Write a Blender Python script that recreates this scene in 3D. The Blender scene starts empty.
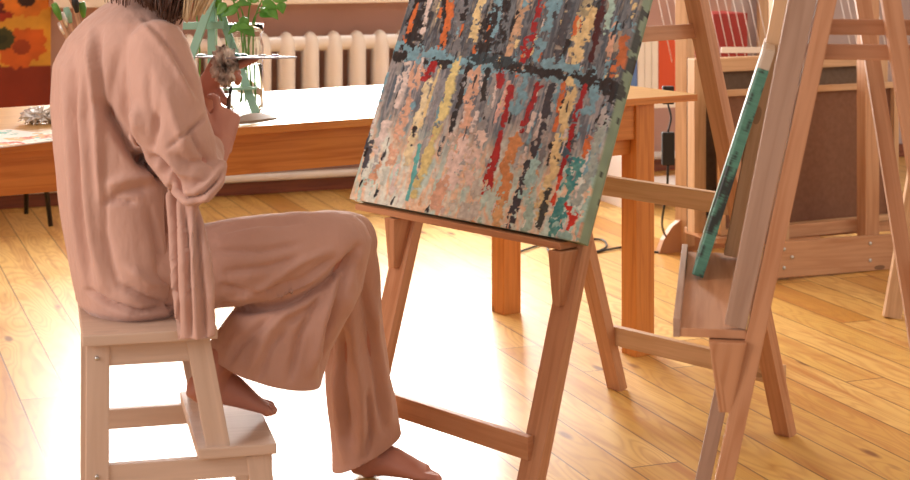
import bpy, bmesh, math, random
import numpy as np
from mathutils import Vector, Matrix, noise
random.seed(7); np.random.seed(7)
S = bpy.context.scene
COL = S.collection
# ------------------------------------------------------------------ camera, world, light, exposure
FP = 1680.0; HY = -75.0; HC = 1.246          # focal length in px, horizon row, eye height (frame 910x480)
cam_d = bpy.data.cameras.new('camera'); cam = bpy.data.objects.new('camera', cam_d); COL.objects.link(cam)
cam.location = (0, 0, HC); cam.rotation_euler = (math.pi/2, 0, 0)
cam_d.sensor_width = 36; cam_d.lens = FP/910*36; cam_d.shift_y = -(240-HY)/910
cam_d.dof.use_dof = True; cam_d.dof.focus_distance = 3.9; cam_d.dof.aperture_fstop = 7.0
S.camera = cam
S.view_settings.view_transform = 'Standard'; S.view_settings.look = 'None'
S.view_settings.exposure = 0.42; S.view_settings.gamma = 1; S.view_settings.use_curve_mapping = False
W = bpy.data.worlds.new('world'); S.world = W; W.use_nodes = True
W.node_tree.nodes['Background'].inputs[0].default_value = (1.0, 0.88, 0.82, 1)
W.node_tree.nodes['Background'].inputs[1].default_value = 0.56
# wall frame: WO on the wall foot, WT along the wall to the right, WN towards the outside
WO = Vector((-0.77, 7.85, 0)); WT = Vector((0.935, 0.3536, 0)).normalized(); WN = Vector((-WT.y, WT.x, 0))
def wall(t, n, z): return WO + WT*t + WN*n + Vector((0, 0, z))
WIN = (-1.05, 1.25, 0.93, 2.35)
def area(name, loc, direction, sx, sy, power, color, spread=180):
    l = bpy.data.lights.new(name, 'AREA'); l.shape = 'RECTANGLE'; l.size = sx; l.size_y = sy; l.energy = power; l.color = color
    l.spread = math.radians(spread)
    o = bpy.data.objects.new(name, l); COL.objects.link(o); o.location = loc
    o.rotation_euler = Vector(direction).to_track_quat('-Z', 'Y').to_euler(); return o
area('window_daylight', wall(0.1, 0.9, 1.8), -WN + Vector((0, 0, -0.10)), 3.1, 1.7, 500, (1.0, 0.96, 0.90))
area('left_fill_light', (-3.4, 1.6, 1.75), (1, .35, -.25), 1.8, 1.5, 62, (1.0, 0.90, 0.82))  # added area light, soft fill from the left
area('side_window_daylight', (5.6, 4.6, 1.9), (-1, 0.05, -0.35), 2.4, 1.6, 40, (1.0, 0.86, 0.66))

def P(u, v, D): return Vector(((u-455)*D/FP, D, HC-(v-HY)*D/FP))
def proj(p): return (455+p[0]/p[1]*FP, HY+(HC-p[2])/p[1]*FP)

# ------------------------------------------------------------------ materials
def mat(name, base=(.8, .8, .8), rough=.5, **kw):
    m = bpy.data.materials.new(name); m.use_nodes = True
    b = m.node_tree.nodes['Principled BSDF']
    b.inputs['Base Color'].default_value = (*base, 1); b.inputs['Roughness'].default_value = rough
    for k, v in kw.items(): b.inputs[k.replace('_', ' ')].default_value = v
    return m
def nd(m, t, **kw):
    n = m.node_tree.nodes.new(t)
    for k, v in kw.items(): setattr(n, k, v)
    return n
def lk(m, a, b): m.node_tree.links.new(a, b)
def mathn(m, op, a, b=None, c=None):
    n = nd(m, 'ShaderNodeMath', operation=op)
    for i, x in enumerate((a, b, c)):
        if x is None: continue
        if isinstance(x, (int, float)): n.inputs[i].default_value = x
        else: lk(m, x, n.inputs[i])
    return n.outputs[0]
def ramp(m, fac, stops):
    r = nd(m, 'ShaderNodeValToRGB'); e = r.color_ramp.elements
    while len(e) < len(stops): e.new(0.5)
    for x, (p, c) in zip(e, stops): x.position = p; x.color = (*c, 1)
    lk(m, fac, r.inputs[0]); return r.outputs[0]
def mixc(m, fac, a, b, mode='MIX'):
    n = nd(m, 'ShaderNodeMix', data_type='RGBA', blend_type=mode)
    for i, x in ((0, fac), (6, a), (7, b)):
        if isinstance(x, (int, float)): n.inputs[i].default_value = x
        elif isinstance(x, tuple): n.inputs[i].default_value = (*x, 1)
        else: lk(m, x, n.inputs[i])
    return n.outputs[2]
def noisy(name, c1, c2, scale=20, rough=.6, bump=.1, detail=4, coord='Object', stretch=(1, 1, 1), **kw):
    m = mat(name, c1, rough, **kw); b = m.node_tree.nodes['Principled BSDF']
    tc = nd(m, 'ShaderNodeTexCoord'); mp = nd(m, 'ShaderNodeMapping'); mp.inputs['Scale'].default_value = stretch
    lk(m, tc.outputs[coord], mp.inputs[0])
    n = nd(m, 'ShaderNodeTexNoise'); n.inputs['Scale'].default_value = scale; n.inputs['Detail'].default_value = detail
    lk(m, mp.outputs[0], n.inputs['Vector'])
    lk(m, ramp(m, n.outputs['Fac'], [(.3, c1), (.7, c2)]), b.inputs['Base Color'])
    if bump:
        bp = nd(m, 'ShaderNodeBump'); bp.inputs['Strength'].default_value = bump; bp.inputs['Distance'].default_value = .01
        lk(m, n.outputs['Fac'], bp.inputs['Height']); lk(m, bp.outputs[0], b.inputs['Normal'])
    return m
def wood(name, light, dark, rough=.5, knots=.7, grain=1.0):
    """grain runs along the U axis of the UV map, which is in metres"""
    m = mat(name, light, rough); b = m.node_tree.nodes['Principled BSDF']
    uv = nd(m, 'ShaderNodeUVMap', uv_map='UVMap')
    mp = nd(m, 'ShaderNodeMapping'); mp.inputs['Scale'].default_value = (2.2, 42*grain, 1); lk(m, uv.outputs[0], mp.inputs[0])
    n = nd(m, 'ShaderNodeTexNoise'); n.inputs['Scale'].default_value = 1.6; n.inputs['Detail'].default_value = 5; n.inputs['Distortion'].default_value = .6
    lk(m, mp.outputs[0], n.inputs['Vector'])
    mp2 = nd(m, 'ShaderNodeMapping'); mp2.inputs['Scale'].default_value = (3.2, 9, 1); lk(m, uv.outputs[0], mp2.inputs[0])
    v = nd(m, 'ShaderNodeTexVoronoi'); v.inputs['Scale'].default_value = 1.1; lk(m, mp2.outputs[0], v.inputs['Vector'])
    col = ramp(m, n.outputs['Fac'], [(.3, dark), (.55, light), (.8, tuple(min(1, x*1.12) for x in light))])
    k = mathn(m, 'LESS_THAN', v.outputs['Distance'], .085)
    col = mixc(m, mathn(m, 'MULTIPLY', k, knots), col, tuple(x*.3 for x in dark))
    lk(m, col, b.inputs['Base Color'])
    bp = nd(m, 'ShaderNodeBump'); bp.inputs['Strength'].default_value = .12; bp.inputs['Distance'].default_value = .004
    lk(m, n.outputs['Fac'], bp.inputs['Height']); lk(m, bp.outputs[0], b.inputs['Normal'])
    return m
def vcol(name, rough=.5, **kw):
    m = mat(name, (1, 1, 1), rough, **kw); a = nd(m, 'ShaderNodeVertexColor', layer_name='Col')
    lk(m, a.outputs[0], m.node_tree.nodes['Principled BSDF'].inputs['Base Color']); return m

def floor_material():
    m = mat('pine floorboards', rough=.3); b = m.node_tree.nodes['Principled BSDF']
    uv = nd(m, 'ShaderNodeUVMap', uv_map='UVMap'); sx = nd(m, 'ShaderNodeSeparateXYZ'); lk(m, uv.outputs[0], sx.inputs[0])
    x, y = sx.outputs[0], sx.outputs[1]           # x across, y along
    pw = .125
    q = mathn(m, 'DIVIDE', mathn(m, 'ADD', x, 0.0085), pw); idx = mathn(m, 'FLOOR', q); fx = mathn(m, 'FRACT', q)
    w1 = nd(m, 'ShaderNodeTexWhiteNoise', noise_dimensions='1D'); lk(m, idx, w1.inputs['W'])
    yo = mathn(m, 'ADD', mathn(m, 'DIVIDE', y, 2.3), mathn(m, 'MULTIPLY', w1.outputs['Value'], 7.3))
    jdx = mathn(m, 'FLOOR', yo); fy = mathn(m, 'FRACT', yo)
    cid = nd(m, 'ShaderNodeCombineXYZ'); lk(m, idx, cid.inputs[0]); lk(m, jdx, cid.inputs[1])
    w2 = nd(m, 'ShaderNodeTexWhiteNoise', noise_dimensions='3D'); lk(m, cid.outputs[0], w2.inputs['Vector'])
    # grain coordinates with a random offset for each board
    off = nd(m, 'ShaderNodeVectorMath', operation='MULTIPLY'); lk(m, w2.outputs['Color'], off.inputs[0]); off.inputs[1].default_value = (13, 29, 17)
    base = nd(m, 'ShaderNodeVectorMath', operation='ADD'); lk(m, uv.outputs[0], base.inputs[0]); lk(m, off.outputs[0], base.inputs[1])
    mp = nd(m, 'ShaderNodeMapping'); mp.inputs['Scale'].default_value = (9, 1.3, 1); lk(m, base.outputs[0], mp.inputs[0])
    n1 = nd(m, 'ShaderNodeTexNoise'); n1.inputs['Scale'].default_value = 1.15; n1.inputs['Detail'].default_value = 1.5; n1.inputs['Distortion'].default_value = .25
    lk(m, mp.outputs[0], n1.inputs['Vector'])
    rings = mathn(m, 'SINE', mathn(m, 'MULTIPLY', n1.outputs['Fac'], 95))
    rings = mathn(m, 'POWER', mathn(m, 'MULTIPLY_ADD', rings, .5, .5), 2.2)
    mp2 = nd(m, 'ShaderNodeMapping'); mp2.inputs['Scale'].default_value = (120, 3, 1); lk(m, base.outputs[0], mp2.inputs[0])
    n2 = nd(m, 'ShaderNodeTexNoise'); n2.inputs['Scale'].default_value = 1; n2.inputs['Detail'].default_value = 3; lk(m, mp2.outputs[0], n2.inputs['Vector'])
    tint = ramp(m, w2.outputs['Value'], [(0, (.62, .37, .09)), (.3, (.74, .48, .14)), (.62, (.82, .57, .20)), (.84, (.56, .29, .055)), (1, (.46, .21, .035))])
    col = mixc(m, mathn(m, 'MULTIPLY', rings, .38), tint, (.40, .155, .035))
    col = mixc(m, mathn(m, 'MULTIPLY', n2.outputs['Fac'], .35), col, (.50, .23, .06))
    mp5 = nd(m, 'ShaderNodeMapping'); mp5.inputs['Scale'].default_value = (22, 1.1, 1); lk(m, base.outputs[0], mp5.inputs[0])
    n5 = nd(m, 'ShaderNodeTexNoise'); n5.inputs['Scale'].default_value = 1; n5.inputs['Detail'].default_value = 3; n5.inputs['Distortion'].default_value = .5; lk(m, mp5.outputs[0], n5.inputs['Vector'])
    st5 = nd(m, 'ShaderNodeMapRange'); st5.inputs['From Min'].default_value = .52; st5.inputs['From Max'].default_value = .74; st5.inputs['To Max'].default_value = .75; lk(m, n5.outputs['Fac'], st5.inputs['Value'])
    col = mixc(m, st5.outputs[0], col, (.42, .15, .03))
    mp3 = nd(m, 'ShaderNodeMapping'); mp3.inputs['Scale'].default_value = (7, 2.2, 1); lk(m, base.outputs[0], mp3.inputs[0])
    vo = nd(m, 'ShaderNodeTexVoronoi'); vo.inputs['Scale'].default_value = 1; lk(m, mp3.outputs[0], vo.inputs['Vector'])
    kn = nd(m, 'ShaderNodeMapRange'); kn.inputs['From Min'].default_value = .05; kn.inputs['From Max'].default_value = .11; kn.inputs['To Min'].default_value = .85; kn.inputs['To Max'].default_value = 0
    lk(m, vo.outputs['Distance'], kn.inputs['Value'])
    col = mixc(m, kn.outputs[0], col, (.16, .045, .012))
    g1 = mathn(m, 'LESS_THAN', mathn(m, 'MINIMUM', fx, mathn(m, 'SUBTRACT', 1, fx)), .019)
    g2 = mathn(m, 'LESS_THAN', mathn(m, 'MINIMUM', fy, mathn(m, 'SUBTRACT', 1, fy)), .0012)
    gap = mathn(m, 'MAXIMUM', g1, g2)
    col = mixc(m, mathn(m, 'MULTIPLY', gap, .72), col, (.10, .035, .010))
    lk(m, col, b.inputs['Base Color'])
    n4 = nd(m, 'ShaderNodeTexNoise'); n4.inputs['Scale'].default_value = 3.5; n4.inputs['Detail'].default_value = 5; lk(m, uv.outputs[0], n4.inputs['Vector'])
    rr = nd(m, 'ShaderNodeMapRange'); rr.inputs['To Min'].default_value = .28; rr.inputs['To Max'].default_value = .50; lk(m, n4.outputs['Fac'], rr.inputs['Value']); lk(m, rr.outputs[0], b.inputs['Roughness'])
    b.inputs['Coat Weight'].default_value = .18; b.inputs['Coat Roughness'].default_value = .22; b.inputs['Specular IOR Level'].default_value = .42
    bp = nd(m, 'ShaderNodeBump'); bp.inputs['Strength'].default_value = .35; bp.inputs['Distance'].default_value = .004
    h = mathn(m, 'SUBTRACT', mathn(m, 'MULTIPLY', n1.outputs['Fac'], .25), gap); lk(m, h, bp.inputs['Height']); lk(m, bp.outputs[0], b.inputs['Normal'])
    return m
def cloth(name, c1, c2):
    m = noisy(name, c1, c2, scale=9, rough=.85, bump=0, detail=6); b = m.node_tree.nodes['Principled BSDF']
    b.inputs['Sheen Weight'].default_value = .25; b.inputs['Sheen Roughness'].default_value = .5
    b.inputs['Subsurface Weight'].default_value = .0
    tc = nd(m, 'ShaderNodeTexCoord'); n = nd(m, 'ShaderNodeTexNoise'); n.inputs['Scale'].default_value = 22; n.inputs['Detail'].default_value = 3
    mp = nd(m, 'ShaderNodeMapping'); mp.inputs['Scale'].default_value = (1, 1, .45); lk(m, tc.outputs['Object'], mp.inputs[0]); lk(m, mp.outputs[0], n.inputs['Vector'])
    bp = nd(m, 'ShaderNodeBump'); bp.inputs['Strength'].default_value = .35; bp.inputs['Distance'].default_value = .02
    lk(m, n.outputs['Fac'], bp.inputs['Height']); lk(m, bp.outputs[0], b.inputs['Normal'])
    return m

M = dict(
    floor=floor_material(),
    wall=noisy('pink plaster', (.50, .30, .25), (.55, .34, .29), 3, .85, .03),
    wallgrey=noisy('grey lilac plaster', (.42, .33, .33), (.50, .41, .42), 2, .85, .03),
    ceil=mat('white ceiling', (.75, .72, .68), .9),
    white=noisy('white enamel', (.84, .79, .76), (.88, .83, .80), 8, .35, .02),
    sill=mat('white sill', (.82, .74, .66), .4),
    skirting=wood('dark red skirting', (.22, .06, .025), (.13, .03, .015), .5),
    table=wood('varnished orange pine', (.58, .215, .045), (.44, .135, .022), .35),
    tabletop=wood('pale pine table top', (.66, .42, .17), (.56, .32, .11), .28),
    easel=wood('oiled beech', (.52, .255, .135), (.42, .18, .082), .5, .4),
    easel_pale=wood('pale planed pine', (.60, .38, .22), (.50, .29, .15), .5, .5),
    easel_grey=wood('weathered beech', (.40, .25, .18), (.32, .185, .125), .55, .5),
    rack=wood('rack pine', (.54, .30, .17), (.45, .22, .11), .55, .8),
    stool=wood('whitewashed birch', (.60, .44, .35), (.55, .39, .30), .5, .15),
    shirt=cloth('dusty pink linen', (.49, .285, .228), (.53, .315, .255)),
    trousers=cloth('dusty pink linen trousers', (.49, .275, .215), (.53, .305, .24)),
    skin=noisy('skin', (.44, .18, .13), (.50, .22, .165), 14, .5, .05),
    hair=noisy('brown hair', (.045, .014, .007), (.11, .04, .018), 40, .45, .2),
    backlit=noisy('sunlit blond hair', (.50, .33, .17), (.70, .52, .32), 60, .45, .2),  # pale copy of the brown hair, backlight put into the colour
    dark=mat('black rubber', (.012, .012, .012), .5),
    black=mat('black metal', (.015, .013, .012), .35),
    steel=mat('steel', (.55, .55, .55), .28, Metallic=1.0),
    teal=noisy('sage green paint', (.22, .42, .33), (.27, .47, .38), 15, .5, .03),
    paint=vcol('thick oil paint', .42),
    matte=vcol('painted canvas', .75),
    linen=noisy('canvas back', (.21, .10, .062), (.25, .125, .08), 60, .9, .05),
    linen_dark=noisy('grey canvas back', (.17, .11, .075), (.21, .14, .10), 60, .9, .05),
    linen_green=noisy('green grey canvas', (.33, .31, .20), (.42, .38, .26), 12, .9, .05),
    paper=noisy('paper', (.78, .74, .70), (.84, .80, .76), 6, .8, 0),
    orange=mat('orange red card', (.62, .075, .015), .5),
    red=mat('dark red card', (.30, .018, .012), .6),
    blue=mat('blue card', (.10, .20, .50), .5),
    glass=mat('clear glass', (.97, 1, .98), .02, Transmission_Weight=1.0, IOR=1.22),
    leaf=noisy('leaf', (.06, .20, .025), (.13, .34, .05), 30, .45, .1),
    stem=mat('stem', (.12, .28, .05), .5),
    petal=noisy('pink petal', (.60, .05, .07), (.75, .18, .16), 40, .6, .1),
    foil=noisy('crumpled foil', (.65, .62, .60), (.8, .78, .76), 40, .3, .5, Metallic=.6),
    rag=noisy('stained rag', (.03, .02, .015), (1.0, .86, .76), 42, .85, .4, detail=6),
    thread=mat('white thread', (.75, .70, .70), .6),
)

# ------------------------------------------------------------------ object helpers
def link(name, bm, m, parent=None, smooth=False):
    me = bpy.data.meshes.new(name); bm.normal_update(); bm.to_mesh(me); bm.free()
    o = bpy.data.objects.new(name, me); COL.objects.link(o)
    for x in (m if isinstance(m, (list, tuple)) else [m]): me.materials.append(x)
    if smooth:
        me.polygons.foreach_set('use_smooth', [True]*len(me.polygons))
    if parent is not None:
        o.parent = parent; o.matrix_parent_inverse = Matrix.Translation(-parent.location) if parent.type == 'EMPTY' else Matrix()
    return o
def thing(name, label, cat, loc=(0, 0, 0), group=None):
    o = bpy.data.objects.new(name, None); COL.objects.link(o); o.location = loc; o.empty_display_size = .05
    o['label'] = label; o['category'] = cat
    if group: o['group'] = group
    return o
def tag(o, label, cat, group=None):
    o['label'] = label; o['category'] = cat
    if group: o['group'] = group
    return o
def struct(o): o['kind'] = 'structure'; return o

def add_hexa(bm, c, ul=None):
    """c: 8 corners, 0-3 one end (ring), 4-7 other end; UV u along the length"""
    vs = [bm.verts.new(p) for p in c]
    uvl = bm.loops.layers.uv.get('UVMap') or bm.loops.layers.uv.new('UVMap')
    L = (vs[4].co-vs[0].co).length; r0 = random.uniform(0, 9); r1 = random.uniform(0, 9)
    per = [0]
    for i in range(4): per.append(per[-1]+(vs[(i+1) % 4].co-vs[i].co).length)
    fs = []
    for i in range(4):
        j = (i+1) % 4
        f = bm.faces.new((vs[i], vs[j], vs[j+4], vs[i+4])); fs.append(f)
        for l, (a, b) in zip(f.loops, ((0, per[i]), (0, per[i+1]), (L, per[i+1]), (L, per[i]))): l[uvl].uv = (a+r0, b+r1)
    for q in ((3, 2, 1, 0), (4, 5, 6, 7)):
        f = bm.faces.new([vs[i] for i in q])
        for l, (a, b) in zip(f.loops, ((0, 0), (0, .03), (.03, .03), (.03, 0))): l[uvl].uv = (a+r0, b+r1)
    return fs
def bevel(bm, w, seg=2):
    bmesh.ops.recalc_face_normals(bm, faces=bm.faces)
    if w > 0: bmesh.ops.bevel(bm, geom=list(bm.edges), offset=w, segments=seg, profile=.7, affect='EDGES')
def board_bm(bm, p0, p1, w, t, side, w1=None, t1=None):
    """board from p0 to p1; w = width along `side`, t = thickness across"""
    p0 = Vector(p0); p1 = Vector(p1); a = (p1-p0).normalized(); s = Vector(side); s = (s-a*s.dot(a)).normalized(); n = a.cross(s)
    w1 = w if w1 is None else w1; t1 = t if t1 is None else t1
    c = [p0+s*(i*w/2)+n*(j*t/2) for i, j in ((-1, -1), (1, -1), (1, 1), (-1, 1))]
    c += [p1+s*(i*w1/2)+n*(j*t1/2) for i, j in ((-1, -1), (1, -1), (1, 1), (-1, 1))]
    add_hexa(bm, c)
def board(name, p0, p1, w, t, side, m, parent=None, bev=.002, **kw):
    bm = bmesh.new(); board_bm(bm, p0, p1, w, t, side, **kw); bevel(bm, bev); return link(name, bm, m, parent)
def tube_bm(bm, pts, radii, seg=12, cap=True, mi=0):
    """pts: centres; radii: r or (r_side, r_depth) ; axes frame by parallel transport unless given as ring tuples"""
    rings = []; n = len(pts); pts = [Vector(p) for p in pts]
    up = None
    for i, p in enumerate(pts):
        t = (pts[min(i+1, n-1)]-pts[max(i-1, 0)]).normalized()
        if up is None:
            ref = Vector((0, 1, 0)) if abs(t.y) < .85 else Vector((0, 0, 1)); up = (ref-t*ref.dot(t)).normalized()
        else: up = (up-t*up.dot(t)).normalized()
        s = t.cross(up); r = radii[i] if isinstance(radii, (list, tuple)) else radii
        rs, rd = r if isinstance(r, (list, tuple)) else (r, r)
        rings.append([bm.verts.new(p+s*(rs*math.cos(k*2*math.pi/seg))+up*(rd*math.sin(k*2*math.pi/seg))) for k in range(seg)])
    for a, b in zip(rings, rings[1:]):
        for k in range(seg):
            f = bm.faces.new((a[k], a[(k+1) % seg], b[(k+1) % seg], b[k])); f.material_index = mi
    if cap:
        f = bm.faces.new(rings[0][::-1]); f.material_index = mi
        f = bm.faces.new(rings[-1]); f.material_index = mi
def round_tube(bm, pts, radii, seg=12, mi=0):
    """tube whose two ends are rounded off"""
    pts = [Vector(p) for p in pts]; radii = list(radii)
    def k(r, f): return (r[0]*f, r[1]*f) if isinstance(r, (tuple, list)) else r*f
    def m_(r): return min(r) if isinstance(r, (tuple, list)) else r
    d0 = (pts[0]-pts[1]).normalized(); d1 = (pts[-1]-pts[-2]).normalized(); r0, r1 = radii[0], radii[-1]
    A = [(pts[0]+d0*m_(r0)*math.sin(x), k(r0, math.cos(x))) for x in (1.4, 1.05, .6)]
    B = [(pts[-1]+d1*m_(r1)*math.sin(x), k(r1, math.cos(x))) for x in (.6, 1.05, 1.4)]
    pp = [a[0] for a in A]+pts+[b[0] for b in B]; rr = [a[1] for a in A]+radii+[b[1] for b in B]
    tube_bm(bm, pp, rr, seg, True, mi)
def tube(name, pts, radii, m, parent=None, seg=12, smooth=True):
    bm = bmesh.new(); tube_bm(bm, pts, radii, seg); bmesh.ops.recalc_face_normals(bm, faces=bm.faces); return link(name, bm, m, parent, smooth)
def spline(pts, n=8):
    pts = [Vector(p) for p in pts]; out = []
    q = [pts[0]*2-pts[1]]+pts+[pts[-1]*2-pts[-2]]
    for i in range(1, len(q)-2):
        for k in range(n):
            t = k/n; a, b, c, d = q[i-1], q[i], q[i+1], q[i+2]
            out.append(.5*((2*b)+(c-a)*t+(2*a-5*b+4*c-d)*t*t+(3*b-a-3*c+d)*t**3))
    return out+[pts[-1]]
def lathe_bm(bm, c, prof, seg=24, axis=Vector((0, 0, 1)), mi=0):
    c = Vector(c); q = Vector((0, 0, 1)).rotation_difference(axis); rings = []
    for r, z in prof: rings.append([bm.verts.new(c+q@Vector((r*math.cos(k*2*math.pi/seg), r*math.sin(k*2*math.pi/seg), z))) for k in range(seg)])
    for a, b in zip(rings, rings[1:]):
        for k in range(seg): f = bm.faces.new((a[k], a[(k+1) % seg], b[(k+1) % seg], b[k])); f.material_index = mi
    f = bm.faces.new(rings[0][::-1]); f.material_index = mi; f = bm.faces.new(rings[-1]); f.material_index = mi
def screw(parent, p, n, r=.006):
    bm = bmesh.new(); lathe_bm(bm, p, [(r*1.0, -.002), (r, .0015), (r*.6, .003), (r*.1, .003)], 12, Vector(n).normalized()); return link('screw', bm, M['steel'], parent, True)

# ------------------------------------------------------------------ the room
def wquad(name, t0, t1, n0, n1, z0, z1, m, parent=None, bev=0):
    bm = bmesh.new()
    c = [wall(t0, a, b) for a, b in ((n0, z0), (n1, z0), (n1, z1), (n0, z1))]+[wall(t1, a, b) for a, b in ((n0, z0), (n1, z0), (n1, z1), (n0, z1))]
    add_hexa(bm, c); bevel(bm, bev); return link(name, bm, m, parent)
TL, TR = -3.2, 5.6
def floor_mesh():
    bm = bmesh.new(); uvl = bm.loops.layers.uv.new('UVMap')
    pts = [(TL-.2, -11.5), (TR+.2, -11.5), (TR+.2, .25), (TL-.2, .25)]
    top = [bm.verts.new(wall(t, n, 0)) for t, n in pts]; bot = [bm.verts.new(wall(t, n, -.1)) for t, n in pts]
    f = bm.faces.new(top)
    for i in range(4): bm.faces.new((top[i], bot[i], bot[(i+1) % 4], top[(i+1) % 4]))
    bm.faces.new(bot[::-1])
    for f in bm.faces:
        for l in f.loops:
            p = l.vert.co; l[uvl].uv = (p.dot(WT), p.dot(WN))
    return link('floor', bm, M['floor'])
struct(floor_mesh())
bm = bmesh.new()
for (a, b, c, d) in ((TL, WIN[0], 0, 2.9), (WIN[1], 2.35, 0, 2.9), (WIN[0], WIN[1], 0, WIN[2]), (WIN[0], WIN[1], WIN[3], 2.9)):
    add_hexa(bm, [wall(a, x, y) for x, y in ((0, c), (.25, c), (.25, d), (0, d))]+[wall(b, x, y) for x, y in ((0, c), (.25, c), (.25, d), (0, d))])
bmesh.ops.recalc_face_normals(bm, faces=bm.faces)
struct(link('wall_back', bm, M['wall']))
struct(wquad('wall_back_right', 2.35, TR, 0, .25, 0, 2.9, M['wallgrey']))
struct(wquad('ceiling', TL-.2, TR+.2, -7.0, .25, 2.9, 3.0, M['ceil']))
struct(wquad('wall_left', TL-.2, TL, -4.0, .25, 0, 2.9, M['wall']))
struct(wquad('baseboard_back', TL, TR, -.022, -.001, 0, .07, M['skirting'], bev=.004))
win = wquad('window_1', WIN[0]-.06, WIN[1]+.06, -.19, .10, WIN[2]-.045, WIN[2]-.002, M['sill'], bev=.006); struct(win)
for t in (WIN[0]+.03, (WIN[0]+WIN[1])/2, WIN[1]-.03):
    o = wquad('window_frame', t-.03, t+.03, .10, .16, WIN[2], WIN[3], M['white'], bev=.004); struct(o)
    o.parent = win
for z in (WIN[2]+.03, WIN[3]-.03):
    o = wquad('window_frame', WIN[0], WIN[1], .10, .16, z-.03, z+.03, M['white'], bev=.004); struct(o); o.parent = win
# heating pipe along the skirting
pipe = tube('heating_pipe', [wall(-3.0, -.06, .085), wall(2.2, -.06, .085)], .02, M['white'], seg=14)
tag(pipe, 'pale heating pipe running low along the pink wall under the window', 'pipe')

# radiator
rad = thing('radiator', 'white cast iron column radiator against the pink wall below the window sill', 'radiator', wall(.5, -.13, 0))
t = -.62
while t < 1.62:
    bm = bmesh.new(); prof = []
    w, d = .037, .055
    zs = [.17, .185, .21, .30, .50, .66, .70, .73, .748, .755]; ks = [.45, .8, 1, 1, 1, 1, .96, .75, .45, .15]
    rings = []
    for z, k in zip(zs, ks):
        c = wall(t, -.13, z)
        rings.append([bm.verts.new(c+WT*(w*k*x)+WN*(d*min(1, k+.15)*y)) for x, y in ((1, .5), (.6, 1), (-.6, 1), (-1, .5), (-1, -.5), (-.6, -1), (.6, -1), (1, -.5))])
    for a, b in zip(rings, rings[1:]):
        for k in range(8): bm.faces.new((a[k], a[(k+1) % 8], b[(k+1) % 8], b[k]))
    bm.faces.new(rings[0][::-1]); bm.faces.new(rings[-1])
    bmesh.ops.recalc_face_normals(bm, faces=bm.faces)
    link('radiator_column', bm, M['white'], rad, True); t += .113
tube('header_pipe', [wall(-.64, -.13, .70), wall(1.62, -.13, .70)], (.034), M['white'], rad)
tube('header_pipe', [wall(-.64, -.13, .22), wall(1.62, -.13, .22)], (.026), M['white'], rad)
for t in (-.5, 1.4):
    board('foot', wall(t, -.13, 0), wall(t, -.13, .2), .04, .03, WT, M['white'], rad)

# ------------------------------------------------------------------ painted surfaces (colour belongs to the paint)
def fbm(shape, cells, seed, octaves=4):
    rng = np.random.RandomState(seed); h, w = shape; out = np.zeros(shape); amp = 1; tot = 0
    for o in range(octaves):
        ch, cw = int(cells[0]*2**o)+2, int(cells[1]*2**o)+2
        g = rng.rand(ch+1, cw+1); yy = np.linspace(0, ch-1.001, h); xx = np.linspace(0, cw-1.001, w)
        y0 = yy.astype(int); x0 = xx.astype(int); fy = (yy-y0)[:, None]; fx = (xx-x0)[None]
        fy = fy*fy*(3-2*fy); fx = fx*fx*(3-2*fx)
        a = g[y0][:, x0]; b = g[y0][:, x0+1]; c = g[y0+1][:, x0]; d = g[y0+1][:, x0+1]
        out += amp*((a*(1-fx)+b*fx)*(1-fy)+(c*(1-fx)+d*fx)*fy); tot += amp; amp *= .55
    return out/tot
def lin(c): c = np.array(c, float)/255; return np.where(c < .04045, c/12.92, ((c+.055)/1.055)**2.4)
def canvas_mesh(name, O, ex, ey, w, h, nx, ny, thick, colfn, m, parent=None, side=(80, 80, 80), relief=.003):
    """canvas box: O bottom-left front corner, ex right, ey up, front normal = ex x ey"""
    ex = Vector(ex).normalized(); ey = Vector(ey).normalized(); nn = ex.cross(ey)
    C, Hh, SC = colfn(nx+1, ny+1)
    me = bpy.data.meshes.new(name); X = np.linspace(0, w, nx+1); Y = np.linspace(0, h, ny+1)
    gx, gy = np.meshgrid(X, Y); hz = Hh*relief
    hz[0, :] = hz[-1, :] = 0; hz[:, 0] = hz[:, -1] = 0
    V = np.array(O)[None, None]+gx[..., None]*np.array(ex)+gy[..., None]*np.array(ey)+hz[..., None]*np.array(nn)
    verts = V.reshape(-1, 3).tolist(); cols = C.reshape(-1, 3).tolist()
    idx = lambda i, j: j*(nx+1)+i
    faces = [(idx(i, j), idx(i+1, j), idx(i+1, j+1), idx(i, j+1)) for j in range(ny) for i in range(nx)]
    # sides: duplicated border wrapped back
    border = [(i, 0) for i in range(nx)]+[(nx, j) for j in range(ny)]+[(i, ny) for i in range(nx, 0, -1)]+[(0, j) for j in range(ny, 0, -1)]
    K = 4; base = len(verts); nb = len(border)
    for k in range(K+1):
        for q, (i, j) in enumerate(border):
            p = V[j, i]-np.array(nn)*(thick*k/K); verts.append(p.tolist()); cols.append(SC(q, k, C[j, i]).tolist())
    for k in range(K):
        for q in range(nb):
            a = base+k*nb+q; b = base+k*nb+(q+1) % nb; faces.append((b, a, a+nb, b+nb))
    faces.append(tuple(base+K*nb+q for q in range(nb))[::-1])
    me.from_pydata(verts, [], faces); me.update()
    at = me.color_attributes.new('Col', 'FLOAT_COLOR', 'POINT'); arr = np.ones((len(verts), 4)); arr[:, :3] = np.array(cols)
    at.data.foreach_set('color', arr.ravel())
    me.materials.append(m); me.polygons.foreach_set('use_smooth', [True]*len(me.polygons))
    o = bpy.data.objects.new(name, me); COL.objects.link(o)
    if parent is not None: o.parent = parent; o.matrix_parent_inverse = Matrix.Translation(-parent.location)
    return o

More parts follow.
